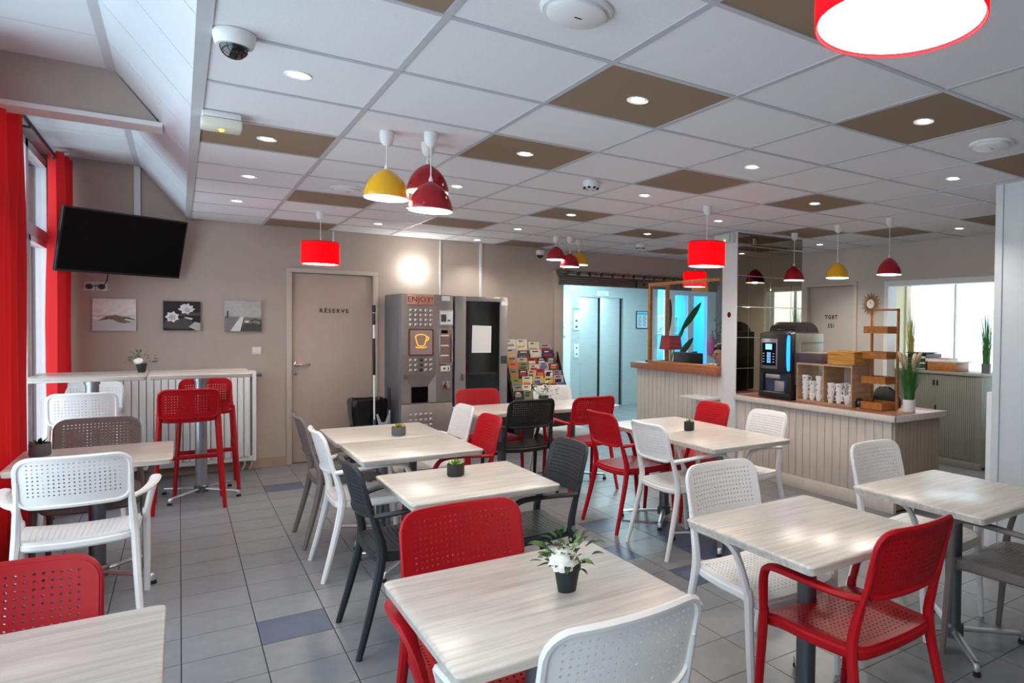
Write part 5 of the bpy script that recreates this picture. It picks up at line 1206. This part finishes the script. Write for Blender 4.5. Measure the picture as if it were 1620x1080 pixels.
    MB().lathe([(.03, .06), (.03, .46)], 14).build('column', BLACK, c); MB().box(-.24, -.24, .44, .22, .24, .49, .03).build('seat', BLACKM, c); MB().box(.225, -.20, .52, .26, .20, .88, .02).build('backrest', BLACKM, c); MB().tube([(.15, 0, .41), (.27, 0, .43), (.275, 0, .6)], .014).build('back_bar', BLACK, c)
    for k in range(5): a = 2*pi*k/5; MB().tube([(0, 0, .08), (.25*cos(a), .25*sin(a), .06)], .016, 8, smooth=False).build('foot', BLACK, c); MB().ball((.25*cos(a), .25*sin(a), .026), .026, 10, 6).build('caster', RUBBER, c)
receptionist()

# ------------------------------------------------------------------ ceiling fittings
def ceiling_items():
    rim = MB().lathe([(.030, .003), (.046, -.004), (.048, 0), (.048, .002)], 28).mesh('rim'); glow = MB().lathe([(.0001, -.0015), (.030, -.0015), (.031, .002)], 24).mesh('lens')
    lines = [('beside the sloped panel', .5, (1, 3, 5, 7)), ('above the joined tables', 2.5, (0, 2, 4, 6, 8)), ('above the cactus tables', 4.5, (-1, 1, 3, 5, 7, 9)), ('before the white partition', 6.5, (0, 2, 4, 6)), ('above the coffee counter room', 9.88, (2, 5))]
    on = ['nearest', 'second', 'third', 'fourth', 'fifth', 'farthest']
    for nm, c, rows in lines:
        for k, r_ in enumerate(rows):
            o_ = on[k] if k < len(rows)-1 else 'farthest'
            t = thing('recessed_spotlight', '%s recessed spotlight of the ceiling line %s' % (o_, nm), 'spotlight', (c*.6, (r_+.5)*.6, H+.0015), group='recessed ceiling spotlights')
            place(rim, 'rim', WHITEP, t); place(glow, 'lens', SPOTG, t)
            l = lamp('SPOT', 'spot_light', t, (0, 0, -.02), 18, (1, .93, .84), spot_size=radians(105), spot_blend=.8, shadow_soft_size=.035)
    for (c, r_, lb) in ((1.5, -.5, 'round white ceiling air vent near the top edge'), (5.5, -.5, 'round white ceiling air vent near the white pillar'), (1.5, 5.5, 'round white ceiling air vent behind the yellow pendant')):
        t = thing('air_vent', lb, 'vent', (c*.6, r_*.6, H+.001), group='round ceiling vents')
        MB().lathe([(.112, 0), (.112, -.005), (.104, -.012), (.094, -.010)], 36).build('flange', WHITEP, t); MB().lathe([(.0001, -.026), (.084, -.026), (.092, -.021), (.088, -.010)], 36).build('disc', WHITEP, t); MB().box(-.008, -.0025, -.0275, .016, .0025, -.0255).build('slot', INK, t)
    for x, y, lb in ((2.14, 1.90, 'white smoke detector in the middle of the ceiling'), (4.33, 4.72, 'white smoke detector near the red reception pendants')):
        t = thing('smoke_detector', lb, 'smoke detector', (x, y, H)); MB().lathe([(.05, 0), (.055, -.01), (.055, -.035), (.046, -.05), (.03, -.056), (.0001, -.057)], 24).build('body', WHITEP, t)
        for k in range(8): a = 2*pi*k/8; MB().box(.044*cos(a)-.008, .044*sin(a)-.008, -.0555, .044*cos(a)+.008, .044*sin(a)+.008, -.044).build('vent_slot', INK, t)
    t = thing('dome_camera', 'white dome security camera at the edge of the slope', 'camera', (.075, .585, H))
    MB().lathe([(.062, 0), (.061, -.022), (.056, -.04), (.052, -.046), (.044, -.047)], 32).build('housing', WHITEP, t); MB().ball((0, 0, -.045), .043, 24, 14).build('dome', mat('dome_glass', (16, 16, 18), .05, spec=.9), t)
    t = thing('emergency_light', 'boxy emergency light with orange lamp at the slope edge', 'emergency light', (.085, 1.72, H))
    MB().box(-.075, -.06, -.03, .075, .06, -.0, .006).build('base', WHITEP, t); MB().box(-.08, -.065, -.075, .08, .065, -.03, .012).build('cover', mat('cover_milky', (226, 222, 208), .25), t); MB().ball((0, -.01, -.074), .011, 10, 6).build('indicator', mat('amber_glow', (255, 180, 40), .4, emit=(255, 170, 30), estr=6.), t)
    t = thing('emergency_light', 'emergency light box on top of the white partition end', 'emergency light', (4.42, 3.25, 2.40))
    MB().box(-.005, -.13, -.04, .055, .13, .05, .006).build('base', WHITEP, t); MB().box(-.035, -.12, -.035, -.005, .12, .045, .006).build('cover', mat('cover_green', (196, 214, 206), .2), t); MB().ball((-.036, -.06, -.02), .008, 8, 6).build('indicator', MATS['amber_glow'], t)
ceiling_items()

# ------------------------------------------------------------------ pendant lamps
def cap_and_cord(t, z):
    MB().lathe([(.033, 0), (.034, -.03), (.030, -.055), (.018, -.070), (.006, -.076)], 20, (0, 0, H)).build('ceiling_cup', WHITEP, t)
    MB().cyl((0, 0, H-.07), (0, 0, z), .0028, n=8).build('cord', WHITEP, t)
def bell(label, x, y, zb, m, group, e=8):
    t = thing('pendant_lamp', label, 'pendant lamp', (x, y, 0), group=group); h, R_ = .148, .107
    cap_and_cord(t, zb+h+.015)
    pr = [(R_*max(0, 1-(k/12)**1.9)**.62, h*k/12) for k in range(12)]+[(.012, h)]
    MB().lathe([(r_, zb+z) for r_, z in pr]+[(.008, zb+h+.003)], 32, caps=False).build('shade', m, t)
    MB().lathe([(r_-.0035, zb+z-.001) for r_, z in pr[:-1]]+[(.006, zb+h-.005)], 32, caps=False).build('lining', ENWHT, t)
    MB().lathe([(R_-.0036, zb-.0012), (R_, zb-.0012), (R_+.001, zb+.004), (R_-.001, zb+.004)], 32, close=True).build('rim', ENWHT, t)
    MB().lathe([(.011, zb+h), (.010, zb+h+.012), (.004, zb+h+.03)], 14).build('cord_grip', WHITEP, t); MB().lathe([(.014, zb+h-.02), (.014, zb+h-.05)], 14).build('socket', WHITEP, t); MB().ball((0, 0, zb+.06), .032, 16, 10).build('bulb', BULB, t)
    lamp('POINT', 'bulb_light', t, (0, 0, zb+.022), e, (1, .92, .80), shadow_soft_size=.03)
g3 = 'bell pendants over the joined tables'
bell('yellow bell pendant in the nearer cluster of three', .767, 1.522, 2.133, ENYEL, g3)
bell('red bell pendant hanging lowest in the nearer cluster of three', .95, 1.399, 2.075, ENRED, g3)
bell('red bell pendant behind the lowest one in nearer cluster', .995, 1.612, 2.208, ENRED, g3)
g4 = 'bell pendants near the elevator'
bell('red bell pendant on the left of the far cluster', 3.257, 4.766, 2.215, ENRED, g4)
bell('red bell pendant in the middle of the far cluster', 3.398, 4.709, 2.142, ENRED, g4)
bell('yellow bell pendant in the far cluster near the elevator', 3.579, 4.846, 2.183, ENYEL, g4)
g5 = 'bell pendants over the coffee counter'
bell('red bell pendant over the coffee machine, beside the mirror', 4.998, 2.80, 1.985, ENRED, g5, 20)
bell('yellow bell pendant over the coffee counter', 4.90, 2.129, 1.972, ENYEL, g5, 20)
bell('red bell pendant over the counter, nearest the bright window', 4.919, 1.551, 1.975, ENRED, g5, 20)
def drum(label, x, y, zb, R_=.150, h=.20, e=2.6):
    t = thing('drum_pendant', label, 'pendant lamp', (x, y, 0), group='red drum pendants'); cap_and_cord(t, zb+h-.02)
    m = MB(); n = 48
    m.lathe([(R_, zb), (R_, zb+h), (R_-.002, zb+h), (R_-.002, zb)], n, close=True); m.build('shade', SHADER, t)
    MB().lathe([(.012, zb+h-.012), (R_-.004, zb+h-.012), (R_-.004, zb+h-.009), (.012, zb+h-.009)], n, close=True).build('top_disc', SHADEIN, t)  # opaque disc added to keep bulb light off the ceiling above
    for k in range(3): a = 2*pi*k/3; MB().cyl((0, 0, zb+h-.02), (R_*cos(a), R_*sin(a), zb+h-.004), .002, n=6).build('spoke', WHITEP, t)
    MB().lathe([(.0001, zb+.006), (R_-.006, zb+.006)], n).build('diffuser', mat('diffuser_glow', (255, 250, 244), .6, emit=(255, 246, 236), estr=5.), t)
    MB().ball((0, 0, zb+.11), .03, 14, 8).build('bulb', BULB, t)
    lamp('POINT', 'bulb_light', t, (0, 0, zb+.135), e, (1, .90, .78), shadow_soft_size=.03)
    lamp('SPOT', 'down_light', t, (0, 0, zb+.002), e*4, (1, .92, .82), spot_size=radians(150), spot_blend=.6, shadow_soft_size=.10)
drum('red drum pendant hanging before the storeroom door', .925, 4.645, 2.005)
drum('red drum pendant hanging before the white partition', 3.331, 2.144, 1.982)
drum('big red drum pendant at the top edge of the view', .955, -1.445, 2.05)
drum('red drum pendant over the reception desk behind the frame', 5.298, 4.905, 2.006, .15, .20)
